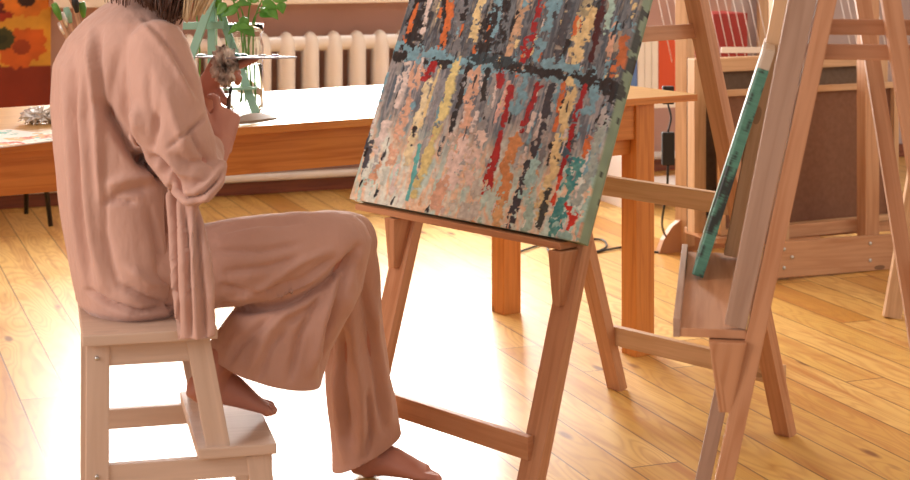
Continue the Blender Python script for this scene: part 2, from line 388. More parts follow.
# ------------------------------------------------------------------ easels
Z = Vector((0, 0, 1))
def easel(label, mid, T, N, half, fl, depth, rl, top, mw, rear_m=None, tray_z=.55, tray=(-.46, .34), tray_d=.075, lip=0.0, legw=.058, legt=.028, braces=(1.0,), front_rail=.13, rear_rails=(.15, .575), brace_side=(1,), far_m=None, rear_t=0.0, bend=None, brace_in=False, brk=1.0):
    T = Vector(T).normalized(); N = Vector(N).normalized(); mid = Vector(mid); rear_m = rear_m or mw; far_m = far_m or mw
    e = thing('easel', label, 'easel', mid)
    bz, bl = bend or (top, fl)        # above bz the frame leans back further, by bl per metre
    F = lambda t, z, o=0: mid+T*t+N*(fl*min(z, bz)+bl*max(0, z-bz)+o)+Z*z
    R = lambda t, z, o=0: mid+T*(t+rear_t)+N*(depth-rl*z+o)+Z*z
    fN = (N*1-Z*fl).normalized()
    for s in (-1, 1): board('front_leg', F(s*half, 0), F(s*half, bz), legw, legt, T, mw if s > 0 else far_m, e)
    if bend:
        for s in (-1, 1): board('support_rail', F(s*half, bz-.0), F(s*half, top), legw*.8, legt*.8, T, mw, e)
    for s in (-1, 1): board('rear_leg', R(s*half, 0), R(s*half, top-.03), .047, .03, T, rear_m, e)
    board('front_crossbar', F(-half, front_rail, -.022), F(half, front_rail, -.022), .05, .018, Z, mw, e)
    for z in rear_rails: board('rear_crossbar', R(-half-.02, z, .024), R(half+.012, z, .024), .05, .022, Z, M['easel_pale'], e)  # paler wood on the rear crossbars, light put into their colour
    board('top_rail', F(-half-.02, top-.12, -.022), F(half+.02, top-.12, -.022), .06, .018, Z, mw, e)
    for s in brace_side:
        for z in braces:
            q_ = half-.03 if brace_in else half+.03
            b = board('side_brace', F(s*q_, z, -.02), R(s*q_-(0 if brace_in else rear_t), z, .03), .026 if brace_in else .034, .014, Z, rear_m, e)
            if brace_in and z == braces[0]: screw(e, R(-s*half, z-.075)+T*.017, T, .008)
    for s in (-1, 1):
        c = F(s*half, tray_z-.01, -.03*brk); d = F(s*half, tray_z-.13, -.03*brk)
        bm = bmesh.new()
        a = T*(.018 if brk == 1.0 and not brace_in else .022)
        o1 = -N*(.045*brk)
        pts = [c-a+o1, c+a+o1, c+a+N*.018, c-a+N*.018]; p2 = [d-a*.55-N*.003, d+a*.55-N*.003, d+a*.55+N*.018, d-a*.55+N*.018]
        add_hexa(bm, pts+p2); bevel(bm, .003); link('tray_bracket', bm, mw, e)
    tc = [F(tray[0], tray_z, -.015-tray_d/2), F(tray[1], tray_z, -.015-tray_d/2)]
    tr = board('tray', tc[0], tc[1], tray_d, .015, N, mw, e)
    if lip:
        board('tray_lip', F(tray[0], tray_z+lip/2-.008, -.02-tray_d), F(tray[1], tray_z+lip/2-.008, -.02-tray_d), lip, .012, Z, far_m, e)
    return e, F, R, T, N
E1 = easel('oiled wooden A-frame easel holding the large abstract canvas in the middle', (-.037, 3.774, 0), (.676, -.737, 0), (.737, .676, 0), .275, .30, .85, .318, 1.235, M['easel'], tray_z=.551, tray=(-.415, .285), tray_d=.054, rear_t=.049, bend=(.56, .40))
e1, F1, R1, T1, N1 = E1
# big abstract canvas: corners
upv = (N1*.405+Z).normalized()
nz = T1.cross(upv)
O1 = F1(-.445, .567, -.068)
cw_, chh = .776, .80
def canvas_uv(u, v):
    """photo point on the canvas plane -> canvas metres"""
    d = P(u, v, 1.0)-Vector((0, 0, HC)); o = Vector((0, 0, HC))
    k = (O1-o).dot(nz)/d.dot(nz); q = o+d*k-O1; return q.dot(T1), q.dot(upv)
def abstract(nx, ny):
    X, Y = np.meshgrid(np.linspace(0, cw_, nx), np.linspace(0, chh, ny))
    n1 = fbm((ny, nx), (10, 22), 1); n2 = fbm((ny, nx), (34, 30), 2, 4); n3 = fbm((ny, nx), (8, 60), 3, 3); n4 = fbm((ny, nx), (60, 60), 5, 3)
    C = np.zeros((ny, nx, 3)); bx, by = canvas_uv(405, 50); cx, cy = canvas_uv(625, 95)
    band = by+(cy-by)*(X-bx)/(cx-bx)
    up = Y > band
    lo = np.clip(Y/band, 0, 1)
    for c in range(3):
        upc = np.array([lin((72, 82, 94)), lin((112, 120, 128)), lin((52, 62, 76)), lin((150, 142, 132))])[:, c]
        loc_t = np.array([lin((92, 100, 112)), lin((156, 152, 154)), lin((84, 100, 116))])[:, c]
        base_b = np.array([lin((214, 220, 212)), lin((226, 188, 156)), lin((190, 212, 206))])[:, c]
        q = np.interp(n3, [.3, .45, .55, .7], upc)
        ql = np.interp(n3, [.32, .5, .68], loc_t); qb = np.interp(n1, [.35, .5, .62], base_b)
        k = np.clip((lo-.25+(n1-.5)*.5)/.5, 0, 1); k = k*k*(3-2*k)
        C[..., c] = np.where(up, q, qb*(1-k)+ql*k)
    NA = [fbm((ny, nx), (48, 46), 100+q, 4) for q in range(4)]; NB = [fbm((ny, nx), (60, 40), 300+q, 3) for q in range(4)]
    H = n2*.6+n4*.5
    def stroke(pts, wpx, col, rag=1.0, cover=.72, relief=.35, col2=None, seed=0):
        nonlocal C, H
        pq = [canvas_uv(*p) for p in pts]; wm = wpx/445/2
        nn = np.roll(NA[seed % 4], (seed*37, seed*53), (0, 1)); n_ = np.roll(NB[seed % 4], (seed*41, seed*29), (0, 1))
        best = np.full(X.shape, 9.)
        for (ax, ay), (b_x, b_y) in zip(pq, pq[1:]):
            dx, dy = b_x-ax, b_y-ay; L2 = dx*dx+dy*dy+1e-9; tt = np.clip(((X-ax)*dx+(Y-ay)*dy)/L2, 0, 1)
            best = np.minimum(best, np.hypot(X-ax-tt*dx, Y-ay-tt*dy))
        mask = (best < wm*(1+rag*(nn-.5)*2.6)) & (n_ < .36+.36*cover)
        cc = lin(col); c2 = lin(col2) if col2 else cc*.72
        mixn = np.clip((n4-.4)*4, 0, 1)[..., None]
        newc = cc*(1-mixn*.55)+c2*mixn*.55
        C = np.where(mask[..., None], newc, C); H = np.where(mask, n2*.6+relief+.5*n4, H)
    k = 0
    def ST(*a, **kw):
        nonlocal k; k += 1; stroke(*a, seed=k, **kw)
    BLK = (30, 32, 38); LB = (118, 162, 180); CR = (222, 200, 150); RED = (160, 20, 30); OR = (206, 110, 58); PE = (214, 170, 146); WH = (220, 205, 200); GR = (120, 122, 128); TE = (46, 130, 134); AQ = (164, 196, 188)
    # small knife dabs all over
    rg_ = random.Random(5)
    for _ in range(300):
        uu = rg_.uniform(360, 645); vv = rg_.uniform(-10, 235); ln = rg_.uniform(5, 26); dk = rg_.random()
        if canvas_uv(uu, vv)[0] < 0 or canvas_uv(uu, vv)[0] > cw_: continue
        bl_ = 50+.2*(uu-405); top_ = vv < bl_-6; low_ = vv > 165
        pal_ = [BLK, (60, 64, 72), GR, LB, (170, 150, 130), (90, 94, 100), OR, CR] if top_ else ([BLK, (70, 74, 84), GR, (150, 150, 152), (170, 172, 174), LB, PE, WH] if not low_ else [WH, (230, 196, 170), AQ, (214, 210, 200), (216, 170, 130), (186, 214, 208), (200, 208, 200)])
        ST([(uu, vv), (uu-ln*.27, vv+ln)], rg_.uniform(2, 8), rg_.choice(pal_), cover=.75, rag=1.2, relief=.5)
    # upper half
    ST([(424, -30), (420, 10), (412, 45)], 26, BLK, cover=.9); ST([(418, 5), (405, 42)], 8, OR); ST([(430, 0), (424, 30)], 7, WH)
    ST([(447, -30), (444, 44)], 10, BLK); ST([(454, -20), (450, 12), (441, 48)], 10, OR, cover=.9); ST([(466, -30), (456, 48)], 16, GR)
    ST([(482, -30), (478, 20), (472, 40)], 14, CR, cover=.6); ST([(470, -20), (464, 20)], 8, BLK); ST([(503, -20), (494, 30)], 18, LB, cover=.8)
    ST([(492, 20), (482, 60)], 22, BLK, cover=.7); ST([(510, -30), (500, 55)], 12, BLK); ST([(527, 0), (508, 60)], 12, (196, 160, 130), cover=.7)
    ST([(548, -30), (541, 5), (534, 30)], 8, RED, cover=.9); ST([(530, 42), (524, 57)], 13, RED, cover=1); ST([(560, -30), (552, 10), (538, 55)], 15, LB, cover=.8)
    ST([(578, -30), (556, 60)], 12, (70, 74, 84)); ST([(590, 18), (584, 35), (577, 52)], 22, CR, cover=.95, col2=(190, 160, 110)); ST([(592, -30), (586, 10)], 16, (170, 160, 130))
    ST([(608, -20), (600, 20), (592, 58)], 8, (70, 20, 28), cover=.9); ST([(612, 0), (606, 30)], 9, AQ); ST([(616, 25), (608, 60)], 7, PE); ST([(626, 40), (618, 70)], 14, (190, 106, 60), cover=.6); ST([(640, -30), (628, 40)], 14, GR)
    # band
    ST([(400, 50), (430, 56), (480, 66)], 17, LB, cover=.85); ST([(398, 57), (404, 56)], 14, BLK, cover=.9); ST([(425, 62), (460, 66)], 8, BLK, cover=.5)
    ST([(480, 66), (540, 72), (590, 84)], 13, LB, cover=.6); ST([(500, 64), (530, 70), (580, 78), (625, 92)], 10, BLK, cover=1); ST([(470, 60), (510, 62)], 14, (40, 60, 70), cover=.7); ST([(545, 62), (592, 72)], 11, LB, cover=.8)
    ST([(590, 80), (626, 96)], 18, BLK, cover=.85)
    # lower half
    ST([(409, 68), (404, 90), (398, 106)], 9, WH, cover=.9, relief=.9); ST([(420, 70), (410, 100), (400, 130), (392, 160)], 14, PE, cover=.8); ST([(433, 66), (427, 76)], 12, RED, cover=.9)
    ST([(430, 84), (416, 130), (408, 160)], 12, (228, 214, 176), cover=.8, relief=.8); ST([(440, 68), (430, 100), (421, 125)], 4, CR, cover=1); ST([(443, 80), (428, 130)], 9, (140, 142, 150), cover=.9)
    ST([(456, 66), (450, 95), (440, 125), (425, 165), (415, 195)], 12, (216, 202, 140), cover=.95, relief=.8); ST([(468, 70), (460, 100), (452, 130)], 8, BLK, cover=.8); ST([(476, 74), (470, 100), (462, 145)], 14, PE, cover=.85)
    ST([(488, 72), (484, 100)], 8, BLK, cover=.9); ST([(496, 76), (488, 110), (478, 140)], 9, (150, 150, 152), cover=.9); ST([(502, 70), (502, 82)], 10, RED, cover=1); ST([(508, 84), (496, 120)], 7, (226, 180, 170), cover=.9)
    ST([(512, 88), (500, 140), (490, 185)], 8, RED, cover=1); ST([(497, 150), (485, 190)], 9, (176, 28, 26), cover=.85); ST([(526, 76), (516, 110)], 13, LB, cover=.8); ST([(538, 88), (522, 130)], 9, RED, cover=.85)
    ST([(553, 86), (542, 130), (524, 180), (510, 225)], 10, (52, 56, 68), cover=.85); ST([(564, 86), (556, 130)], 7, OR, cover=.7); ST([(572, 84), (563, 130), (552, 175), (540, 215)], 14, CR, cover=.9, relief=.8, col2=(196, 168, 120))
    ST([(586, 86), (574, 125), (565, 160), (560, 176)], 6, RED, cover=1); ST([(596, 92), (588, 110)], 14, LB, cover=.8); ST([(612, 96), (600, 125)], 14, BLK, cover=.6); ST([(606, 110), (592, 150)], 9, (176, 172, 172), cover=.8); ST([(590, 140), (584, 155)], 9, OR, cover=.7)
    # lower fields
    ST([(388, 125), (376, 150)], 14, WH, cover=.8, relief=.8); ST([(380, 165), (368, 185)], 12, (206, 160, 132), cover=.6); ST([(420, 146), (414, 175), (408, 200)], 6, (96, 186, 190), cover=.95); ST([(460, 150), (455, 175)], 32, (226, 206, 200), cover=.8)
    ST([(480, 140), (470, 180)], 16, (222, 200, 190), cover=.8); ST([(442, 185), (436, 205)], 18, PE, cover=.8); ST([(516, 140), (506, 180), (500, 205)], 17, (206, 140, 88), cover=.9); ST([(500, 205), (497, 222)], 14, (214, 170, 120), cover=.8)
    ST([(478, 190), (466, 215)], 22, (198, 196, 190), cover=.8); ST([(536, 165), (524, 195)], 12, (160, 200, 200), cover=.95); ST([(550, 190), (540, 225)], 8, (50, 60, 60), cover=.6); ST([(532, 205), (526, 228)], 12, AQ, cover=.9)
    ST([(576, 165), (566, 195), (556, 228)], 17, TE, cover=.85, col2=(110, 170, 160)); ST([(563, 150), (570, 160)], 6, (60, 90, 110)); ST([(560, 180), (552, 205)], 5, (210, 70, 40), cover=.9); ST([(568, 207), (576, 216), (570, 228)], 9, (200, 44, 30), cover=.9)
    ST([(602, 130), (590, 175), (576, 200)], 12, (158, 172, 168), cover=.9); ST([(596, 180), (586, 215), (580, 238)], 14, AQ, cover=.9); ST([(558, 225), (566, 238)], 14, (150, 190, 186), cover=.8)
    for a, b in ((363, 180), (358, 160), (378, 190), (395, 197), (368, 150), (430, 205)): ST([(a, b), (a-3, b+6)], 4, BLK, cover=1)
    rg_ = random.Random(8)
    for _ in range(70):      # last small flecks of the same colours
        uu = rg_.uniform(360, 645); vv = rg_.uniform(-10, 225); ln = rg_.uniform(3, 14)
        bl_ = 50+.2*(uu-405)
        ST([(uu, vv), (uu-ln*.27, vv+ln)], rg_.uniform(1.5, 3.5), rg_.choice([BLK, BLK, WH, LB, CR, (40, 50, 60)] if vv < bl_+60 else [WH, PE, AQ, (70, 74, 84)]), cover=.8, relief=.6)
    C = np.clip(C*(.74+.60*fbm((ny, nx), (110, 70), 55, 3)[..., None]), 0, 1)
    H = H-.5
    gcol = lin((134, 158, 138)); bcol = lin((30, 34, 34)); nb = np.random.RandomState(4).rand(2*(nx+ny))
    def SC(q, kk, fc):
        if kk == 0: return fc
        vpos = (q-nx)/ny if nx <= q < nx+ny else .3
        sn = .5+.25*math.sin(q*.21)+.25*math.sin(q*.083+kk*.9)
        return bcol*(1+nb[q % len(nb)]) if (.40 < vpos < .85 and sn > .15+.12*kk) or (sn > .93 and kk > 1) else gcol*(.85+.25*sn)
    return C, H, SC
cv = canvas_mesh('painted_canvas', O1, T1, upv, cw_, chh, 380, 390, .036, abstract, M['paint'], relief=.0055)
tag(cv, 'large abstract canvas with thick grey, red, cream and teal paint strokes on the easel', 'painting')

# second easel, seen edge-on at the right
e2, F2, R2, T2, N2 = easel('tall easel seen edge-on in the right foreground with a deep tray', (.432, 3.12, 0), (-.095, -.60, 0), (.99, -.13, 0), .30, .21, .512, .155, 1.50, M['easel'],
    tray_z=.562, tray=(-.36, .305), tray_d=.112, lip=.032, legw=.026, legt=.030, brace_in=True, brk=1.0, front_rail=.04, braces=(1.075, 1.033), rear_rails=(.15, .555), brace_side=(1,), far_m=M['easel_grey'])
for s, a, b in ((1, .56, 1.53), (-1, .56, 1.53)):
    board('slotted_rail', F2(s*.30, a+.015, -.036), F2(s*.30, b, -.044), .024, .036, T2, M['easel_grey'] if s > 0 else M['easel_pale'], e2, t1=.052)
def greens(nx, ny):
    n = fbm((ny, nx), (12, 8), 40); C = lin((84, 112, 100))*(n[..., None]*.6+.1); H = n*0
    rb = np.random.RandomState(9).rand(4000)
    def SC(q, k, fc):
        j = q-nx if q < nx+ny else (2*nx+2*ny-q)
        r = j/ny
        if r > .93: return lin((190, 170, 150))
        sn = math.sin(j*.21+k*.8)*.35+math.sin(j*.083+k*1.7)*.4+(rb[q]-.5)*.5
        t_ = min(1, max(0, (sn+.45)*3)) if .2 < r < .5 else min(1, max(0, (sn-.42)*5))
        return lin((78, 128, 110))*(1-t_)*(.85+.3*rb[q+500])+lin((40, 46, 42))*t_
    return C, H, SC
d2 = -T2
bot = P(703, 287, 3.2); bot.z = .5735; topp = P(775, 52, 3.2)
ey2 = (topp-bot).normalized(); ex2 = (Vector((.188, .985, 0))).normalized()
cg = canvas_mesh('small_canvas', bot, ex2, ey2, .30, (topp-bot).length, 60, 220, .022, greens, M['paint'], relief=0)
tag(cg, 'narrow green-edged canvas seen from its side, leaning in the deep tray of the right easel', 'painting')

# third easel, mostly outside the frame at the right
easel('pale easel mostly cut off by the right edge of the photo', (1.66, 5.46, 0), (.9, .43, 0), (.43, -.9, 0), .30, -.0, .0, -.0, 1.4, M['easel_pale']) if False else None
e3 = thing('easel', 'pale wooden easel leg standing at the far right edge behind the edge-on easel', 'easel', (1.39, 5.33, 0))
board('front_leg', (1.385, 5.33, 0), (1.63, 5.45, 1.2), .055, .03, (1, 0, 0), M['easel_pale'], e3)
board('front_leg', (1.95, 5.55, 0), (1.72, 5.50, 1.2), .055, .03, (1, 0, 0), M['easel_pale'], e3)
board('rear_leg', (1.85, 6.1, 0), (1.68, 5.51, 1.2), .05, .03, (1, 0, 0), M['easel_pale'], e3)
board('crossbar', (1.47, 5.40, .37), (1.87, 5.51, .37), .05, .02, Z, M['easel_pale'], e3)

# ------------------------------------------------------------------ long table
TT = Vector((.836, .549, 0)).normalized(); TN = Vector((-.549, .836, 0)).normalized()
TC = Vector((.712, 4.930, .75))
tbl = thing('table', 'long orange pine table standing below the window behind the seated person', 'table', (TC.x, TC.y, 0))
tp = lambda a, b, z: Vector((TC.x, TC.y, 0))-TT*a+TN*b+Z*z
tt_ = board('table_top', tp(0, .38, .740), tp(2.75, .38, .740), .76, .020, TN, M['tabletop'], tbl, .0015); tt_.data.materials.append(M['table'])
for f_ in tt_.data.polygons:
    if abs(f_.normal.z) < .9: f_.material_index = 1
for a, b in ((.175, .062), (.195, .70), (2.55, .062), (2.55, .70)):
    board('leg', tp(a, b, 0), tp(a, b, .73), .068, .068, TT, M['table'], tbl, .003)
board('apron', tp(.209, .045, .678), tp(2.52, .045, .678), .100, .020, Z, M['table'], tbl)
board('apron', tp(.225, .715, .678), tp(2.52, .715, .678), .100, .020, Z, M['table'], tbl)
board('corner_block', tp(.209, .062, .655), tp(.42, .062, .655), .146, .012, Z, M['table'], tbl)
for a in (.18, 2.55): board('apron', tp(a, .10, .678), tp(a, .662, .678), .10, .022, Z, M['table'], tbl)
def on_table(u, v):
    D = (HC-.75)*FP/(v-HY); p = P(u, v, D); p.z = .7505; return p

# ------------------------------------------------------------------ step stool
A0 = Vector((-.673, 3.055, 0)); SL = Vector((.970, .242, 0)).normalized(); SW = Vector((-.242, .970, 0)).normalized()
sp = lambda l, w, z: A0+SL*l+SW*w+Z*z
st = thing('step_stool', 'whitewashed wooden two-step stool the person sits on', 'stool', sp(.15, .2, 0))
sm = M['stool']
board('seat', sp(-.005, .21, .490), sp(.240, .21, .490), .43, .020, SW, sm, st, .003)
board('step', sp(.205, .21, .264), sp(.352, .21, .264), .40, .020, SW, sm, st, .003)
for w in (.03, .39):
    board('rear_leg', sp(.022, w, 0), sp(.024, w, .48), .042, .022, SL, sm, st)
    board('front_leg', sp(.248, w, .253), sp(.205, w, .48), .044, .022, SL, sm, st)
    board('short_leg', sp(.352, w, 0), sp(.318, w, .253), .044, .022, SL, sm, st)
    board('side_rail', sp(.035, w+.001, .233), sp(.345, w+.001, .233), .04, .018, Z, sm, st)
    board('top_rail', sp(.04, w+.001, .458), sp(.20, w+.001, .458), .045, .018, Z, sm, st)
    screw(st, sp(.022, w-.012, .452), -SW, .004); screw(st, sp(.022, w-.012, .235), -SW, .004)
board('back_rail', sp(.022, .045, .44), sp(.022, .375, .44), .06, .018, Z, sm, st)
board('back_rail', sp(.325, .045, .22), sp(.325, .375, .22), .05, .018, Z, sm, st)

# ------------------------------------------------------------------ person
def remeshed(name, bm, voxel, smooth_it=4):
    bmesh.ops.recalc_face_normals(bm, faces=bm.faces)
    me = bpy.data.meshes.new(name); bm.to_mesh(me); bm.free()
    o = bpy.data.objects.new(name, me); COL.objects.link(o)
    r = o.modifiers.new('r', 'REMESH'); r.mode = 'VOXEL'; r.voxel_size = voxel; r.use_smooth_shade = True
    s = o.modifiers.new('s', 'SMOOTH'); s.factor = .5; s.iterations = smooth_it
    dg = bpy.context.evaluated_depsgraph_get(); me2 = bpy.data.meshes.new_from_object(o.evaluated_get(dg))
    bpy.data.objects.remove(o); me2.name = name
    return me2
def arrays(me):
    n = len(me.vertices); co = np.empty(n*3); no = np.empty(n*3)
    me.vertices.foreach_get('co', co); me.vertices.foreach_get('normal', no); return co.reshape(-1, 3), no.reshape(-1, 3)
def folds(me, fl, wob=.0, wscale=9, seed=0, name_k=0):
    """cloth folds: each = (polyline of photo points, height m, width px); only cloth on the viewer's side of the body is creased"""
    co, no = arrays(me); u = 455+co[:, 0]/co[:, 1]*FP; v = HY+(HC-co[:, 2])/co[:, 1]*FP
    view = co-np.array((0, 0, HC)); view /= np.linalg.norm(view, axis=1)[:, None]; face = np.clip(-(no*view).sum(1)*1.6, 0, 1)
    disp = np.zeros(len(co))
    if name_k: fl = [(p_, h_*name_k, w_) for p_, h_, w_ in fl]
    for pts, h, w in fl:
        best = np.full(len(co), 1e9); T = np.zeros(len(co)); pts = np.array(pts, float); L = np.r_[0, np.cumsum(np.hypot(*np.diff(pts, axis=0).T))]
        for k, (a, b) in enumerate(zip(pts, pts[1:])):
            d = b-a; t = np.clip(((u-a[0])*d[0]+(v-a[1])*d[1])/(d@d+1e-9), 0, 1); q = np.hypot(u-a[0]-t*d[0], v-a[1]-t*d[1])
            m_ = q < best; best = np.where(m_, q, best); T = np.where(m_, (L[k]+t*(L[k+1]-L[k]))/L[-1], T)
        taper = np.clip(np.sin(np.pi*np.clip(T*.86+.07, 0, 1))*1.6, 0, 1)
        disp += h*np.exp(-(best/w)**2)*taper*face
    if wob:
        for i in range(len(co)):
            p = Vector(co[i]); disp[i] += wob*(noise.noise(Vector((p.x*wscale, p.y*wscale, p.z*wscale*.55+seed)))+.5*noise.noise(Vector((p.x*wscale*2.3, p.y*wscale*2.3, p.z*wscale*1.1+seed))))
    co = co+no*disp[:, None]; me.vertices.foreach_set('co', co.ravel()); me.update()
def ptube(bm, L, seg=24, df=1.0, end=True):
    """L: (u, v, D, r_px[, depth factor]) rings"""
    pts = [P(a[0], a[1], a[2]) for a in L]; rad = []
    for a in L:
        r = a[3]*a[2]/FP; f = a[4] if len(a) > 4 else df; rad.append((r, r*f))
    (round_tube if end else tube_bm)(bm, pts, rad, seg)
# frames
FD = Vector((math.cos(.40), math.sin(.40), 0)); RD = Vector((math.sin(.40), -math.cos(.40), 0))     # facing, towards the right shoulder
def foot_bm(bm, heel, toe, up, L, side):
    """heel = heel underside back point; toe = toe-tip underside; side=+1: big toe on +y"""
    heel = Vector(heel); x = (Vector(toe)-heel).normalized(); up = Vector(up); z = (up-x*up.dot(x)).normalized(); y = z.cross(x)
    W_ = lambda a, b, c: heel+x*a*L+y*b*L*side+z*c*L
    rings = [(.02, .13, .075, .09), (.06, .145, .12, .12), (.14, .155, .135, .14), (.26, .18, .135, .165), (.38, .19, .145, .17), (.50, .165, .165, .145), (.62, .125, .185, .11), (.72, .09, .195, .08), (.80, .07, .19, .06)]
    rr = []
    for a, zc, rw, rh in rings:
        c = W_(a, 0.01*a, zc*.9); rr.append([bm.verts.new(c+y*(rw*L*math.cos(k*math.pi/8))*1.0+z*(rh*L*math.sin(k*math.pi/8)*(1.0 if k < 8 else .92))) for k in range(16)])
    for a, b in zip(rr, rr[1:]):
        for k in range(16): bm.faces.new((a[k], a[(k+1) % 16], b[(k+1) % 16], b[k]))
    bm.faces.new(rr[0][::-1]); bm.faces.new(rr[-1])
    for i, (yy, a0, a1, r) in enumerate(((.135, .74, .96, .05), (.06, .76, .97, .037), (-.01, .75, .94, .034), (-.075, .72, .89, .032), (-.135, .68, .83, .031))):
        round_tube(bm, [W_(a0, yy*.95, .065), W_((a0+a1)/2, yy, .062), W_(a1-r, yy*1.02, r*1.0)], [r*L*1.05, r*L*.92, r*L], 10)
    return W_
def hand_bm(bm, wrist, fwd, back, side, curl, scale=1.0, thumb=(.55, .75, -.35), spread=0):
    """fwd: towards the knuckles; back: out of the back of the hand; side=+1 thumb on +x"""
    wrist = Vector(wrist); y = Vector(fwd).normalized(); b = Vector(back); z = (b-y*b.dot(y)).normalized(); x = y.cross(z)*side
    Wp = lambda a, c, d: wrist+(x*a+y*c+z*d)*scale
    pts = [Wp(0, -.02, 0), Wp(0, .0, 0), Wp(.002, .03, -.002), Wp(.002, .06, 0), Wp(0, .082, .0)]; wr = [.024, .026, .034, .038, .036]; hr = [.019, .018, .017, .015, .012]
    rr = []
    for p, w, h in zip(pts, wr, hr): rr.append([bm.verts.new(p+(x*(w*math.cos(k*math.pi/6))+z*(h*math.sin(k*math.pi/6)))*scale) for k in range(12)])
    for a, c in zip(rr, rr[1:]):
        for k in range(12): bm.faces.new((a[k], a[(k+1) % 12], c[(k+1) % 12], c[k]))
    bm.faces.new(rr[0][::-1]); bm.faces.new(rr[-1])
    for i, (xx, ln) in enumerate(((.028, .070), (.0095, .077), (-.0095, .072), (-.027, .058))):
        p = Wp(xx, .074, 0); ang = 0; ps = [p]; c_ = curl[i] if isinstance(curl, (list, tuple)) else curl
        for seg_l, ca in zip((.45, .30, .25), (.85, 1.25, .8)):
            ang += c_*ca; d = y*math.cos(ang)-z*math.sin(ang)+x*(spread*(1.5-i)*.1); p = p+d*ln*seg_l*scale; ps.append(p)
        r = .0093*scale if i < 3 else .008*scale
        round_tube(bm, ps, [r*1.1, r*1.02, r*.95, r*.82], 10)
    tdir = (x*thumb[0]+y*thumb[1]+z*thumb[2]).normalized(); t0 = Wp(.022, .014, -.004); t1 = t0+(x*.6+y*.75-z*.25).normalized()*.034*scale; t2 = t1+tdir*.030*scale; t3 = t2+(tdir*.9-z*.2).normalized()*.022*scale
    round_tube(bm, [t0, t1, t2, t3], [.015*scale, .0125*scale, .0105*scale, .009*scale], 10)
body = bmesh.new()
hipc = Vector((-.60, 3.30, .60))
def ring_stack(bm, L, seg=28, e=1.0):
    """L: (centre, half width along RD, half depth along FD[, R axis, F axis])"""
    rr = []
    for r in L:
        c, a, b = r[:3]; ra, fa = (r[3], r[4]) if len(r) > 3 else (RD, FD)
        rr.append([bm.verts.new(Vector(c)+ra*(a*math.copysign(abs(math.cos(k*2*math.pi/seg))**e, math.cos(k*2*math.pi/seg)))+fa*(b*math.copysign(abs(math.sin(k*2*math.pi/seg))**e, math.sin(k*2*math.pi/seg)))) for k in range(seg)])
    for a, b in zip(rr, rr[1:]):
        for k in range(seg): bm.faces.new((a[k], a[(k+1) % seg], b[(k+1) % seg], b[k]))
    bm.faces.new(rr[0][::-1]); bm.faces.new(rr[-1])
DT = 3.31
ring_stack(body, [(P(132, 292, 3.30), .10, .08), (P(130, 270, 3.30), .14, .10), (P(125, 220, 3.30), .125, .09), (P(118, 160, DT), .12, .085), (P(116, 100, DT), .135, .09), (P(122, 60, DT), .14, .09), (P(132, 35, DT), .13, .075), (P(148, 15, DT), .07, .055), (P(158, -5, DT), .048, .05), (P(170, -30, DT), .045, .048)])
hc = P(186, -60, 3.35)
hf = (FD*.94-Z*.34).normalized(); hu = (Z*.94+FD*.34).normalized(); hr_ = RD
hp = lambda r, f, u: hc+hr_*r+hf*f+hu*u
rings = []
for k in range(1, 12):
    a = math.pi*k/12; zz = .115*math.cos(a); rr_ = math.sin(a)**.8; jaw = 1-.30*max(0, -math.cos(a))
    rings.append((hp(0, .012*max(0, -math.cos(a)), zz), .074*rr_*jaw, .094*rr_*(1-.12*max(0, -math.cos(a))), hr_, hf))
ring_stack(body, rings, 24)
round_tube(body, [hp(0, .088, .022), hp(0, .100, -.004), hp(0, .102, -.018)], [.009, .012, .013], 10)
round_tube(body, [hp(-.018, .085, -.048), hp(0, .091, -.047), hp(.018, .085, -.048)], [.006, .009, .006], 8)
for s in (-1, 1): round_tube(body, [hp(s*.075, -.004, .012), hp(s*.079, -.010, -.012), hp(s*.073, -.004, -.028)], [.009, .011, .007], 8)
# arms
shR = P(163, 62, 3.15); shL = P(114, 62, 3.47); elR = P(197, 180, 3.12); elL = P(196, 150, 3.60)
wrR = P(223, 143, 3.25); wrL = P(204, 88, 3.49)
round_tube(body, [P(130, 45, 3.28), shR, shR.lerp(elR, .5), elR, elR.lerp(wrR, .4), wrR], [.05, .046, .040, .034, .032, .020], 14)
round_tube(body, [P(125, 45, 3.34), shL, shL.lerp(elL, .5), elL, elL.lerp(wrL, .4), wrL], [.05, .046, .040, .034, .036, .024], 14)
hand_bm(body, wrR, P(228, 111, 3.29)-wrR, Vector((.62, -.75, .1)), -1, [.42, .95, 1.15, 1.25], .86, thumb=(.5, .9, -.1))
hand_bm(body, wrL, P(224, 58, 3.43)-wrL, Vector((-.35, -.75, .55)), 1, [1.0, 1.1, 1.1, 1.1], .95, thumb=(.9, .55, .1))
# a finger stretched out along the underside of the palette
round_tube(body, [P(228, 70, 3.43), P(238, 65, 3.43), P(248, 61.5, 3.43), P(256, 58.8, 3.43)], [.011, .0105, .009, .007], 10)
# legs
kR = P(344, 245, 3.30); kL = P(352, 242, 3.60)
aR = P(212, 368, 3.27); aL = P(371, 444, 3.80)
round_tube(body, [P(140, 268, 3.22), P(240, 262, 3.26), kR, P(322, 275, 3.30), P(280, 312, 3.30), aR], [.070, .056, .036, .038, .038, .030], 16)
round_tube(body, [P(138, 268, 3.40), P(240, 255, 3.50), kL, P(352, 275, 3.63), P(358, 350, 3.70), aL], [.070, .056, .034, .036, .036, .031], 16)
hR = P(183, 399, 3.255); tR = P(272, 421, 3.325); tR.z = .276
WR_ = foot_bm(body, hR, tR, Vector((.1, 0, 1)), .213*.97, 1)
round_tube(body, [aR, WR_(.24, 0, .22), WR_(.17, 0, .13)], [.033, .033, .03], 14)
hL = P(350, 475, 3.80); hL.z = .002; tL = P(440, 482, 3.765); tL.z = .002
WL_ = foot_bm(body, hL, tL, Z, .222, -1)
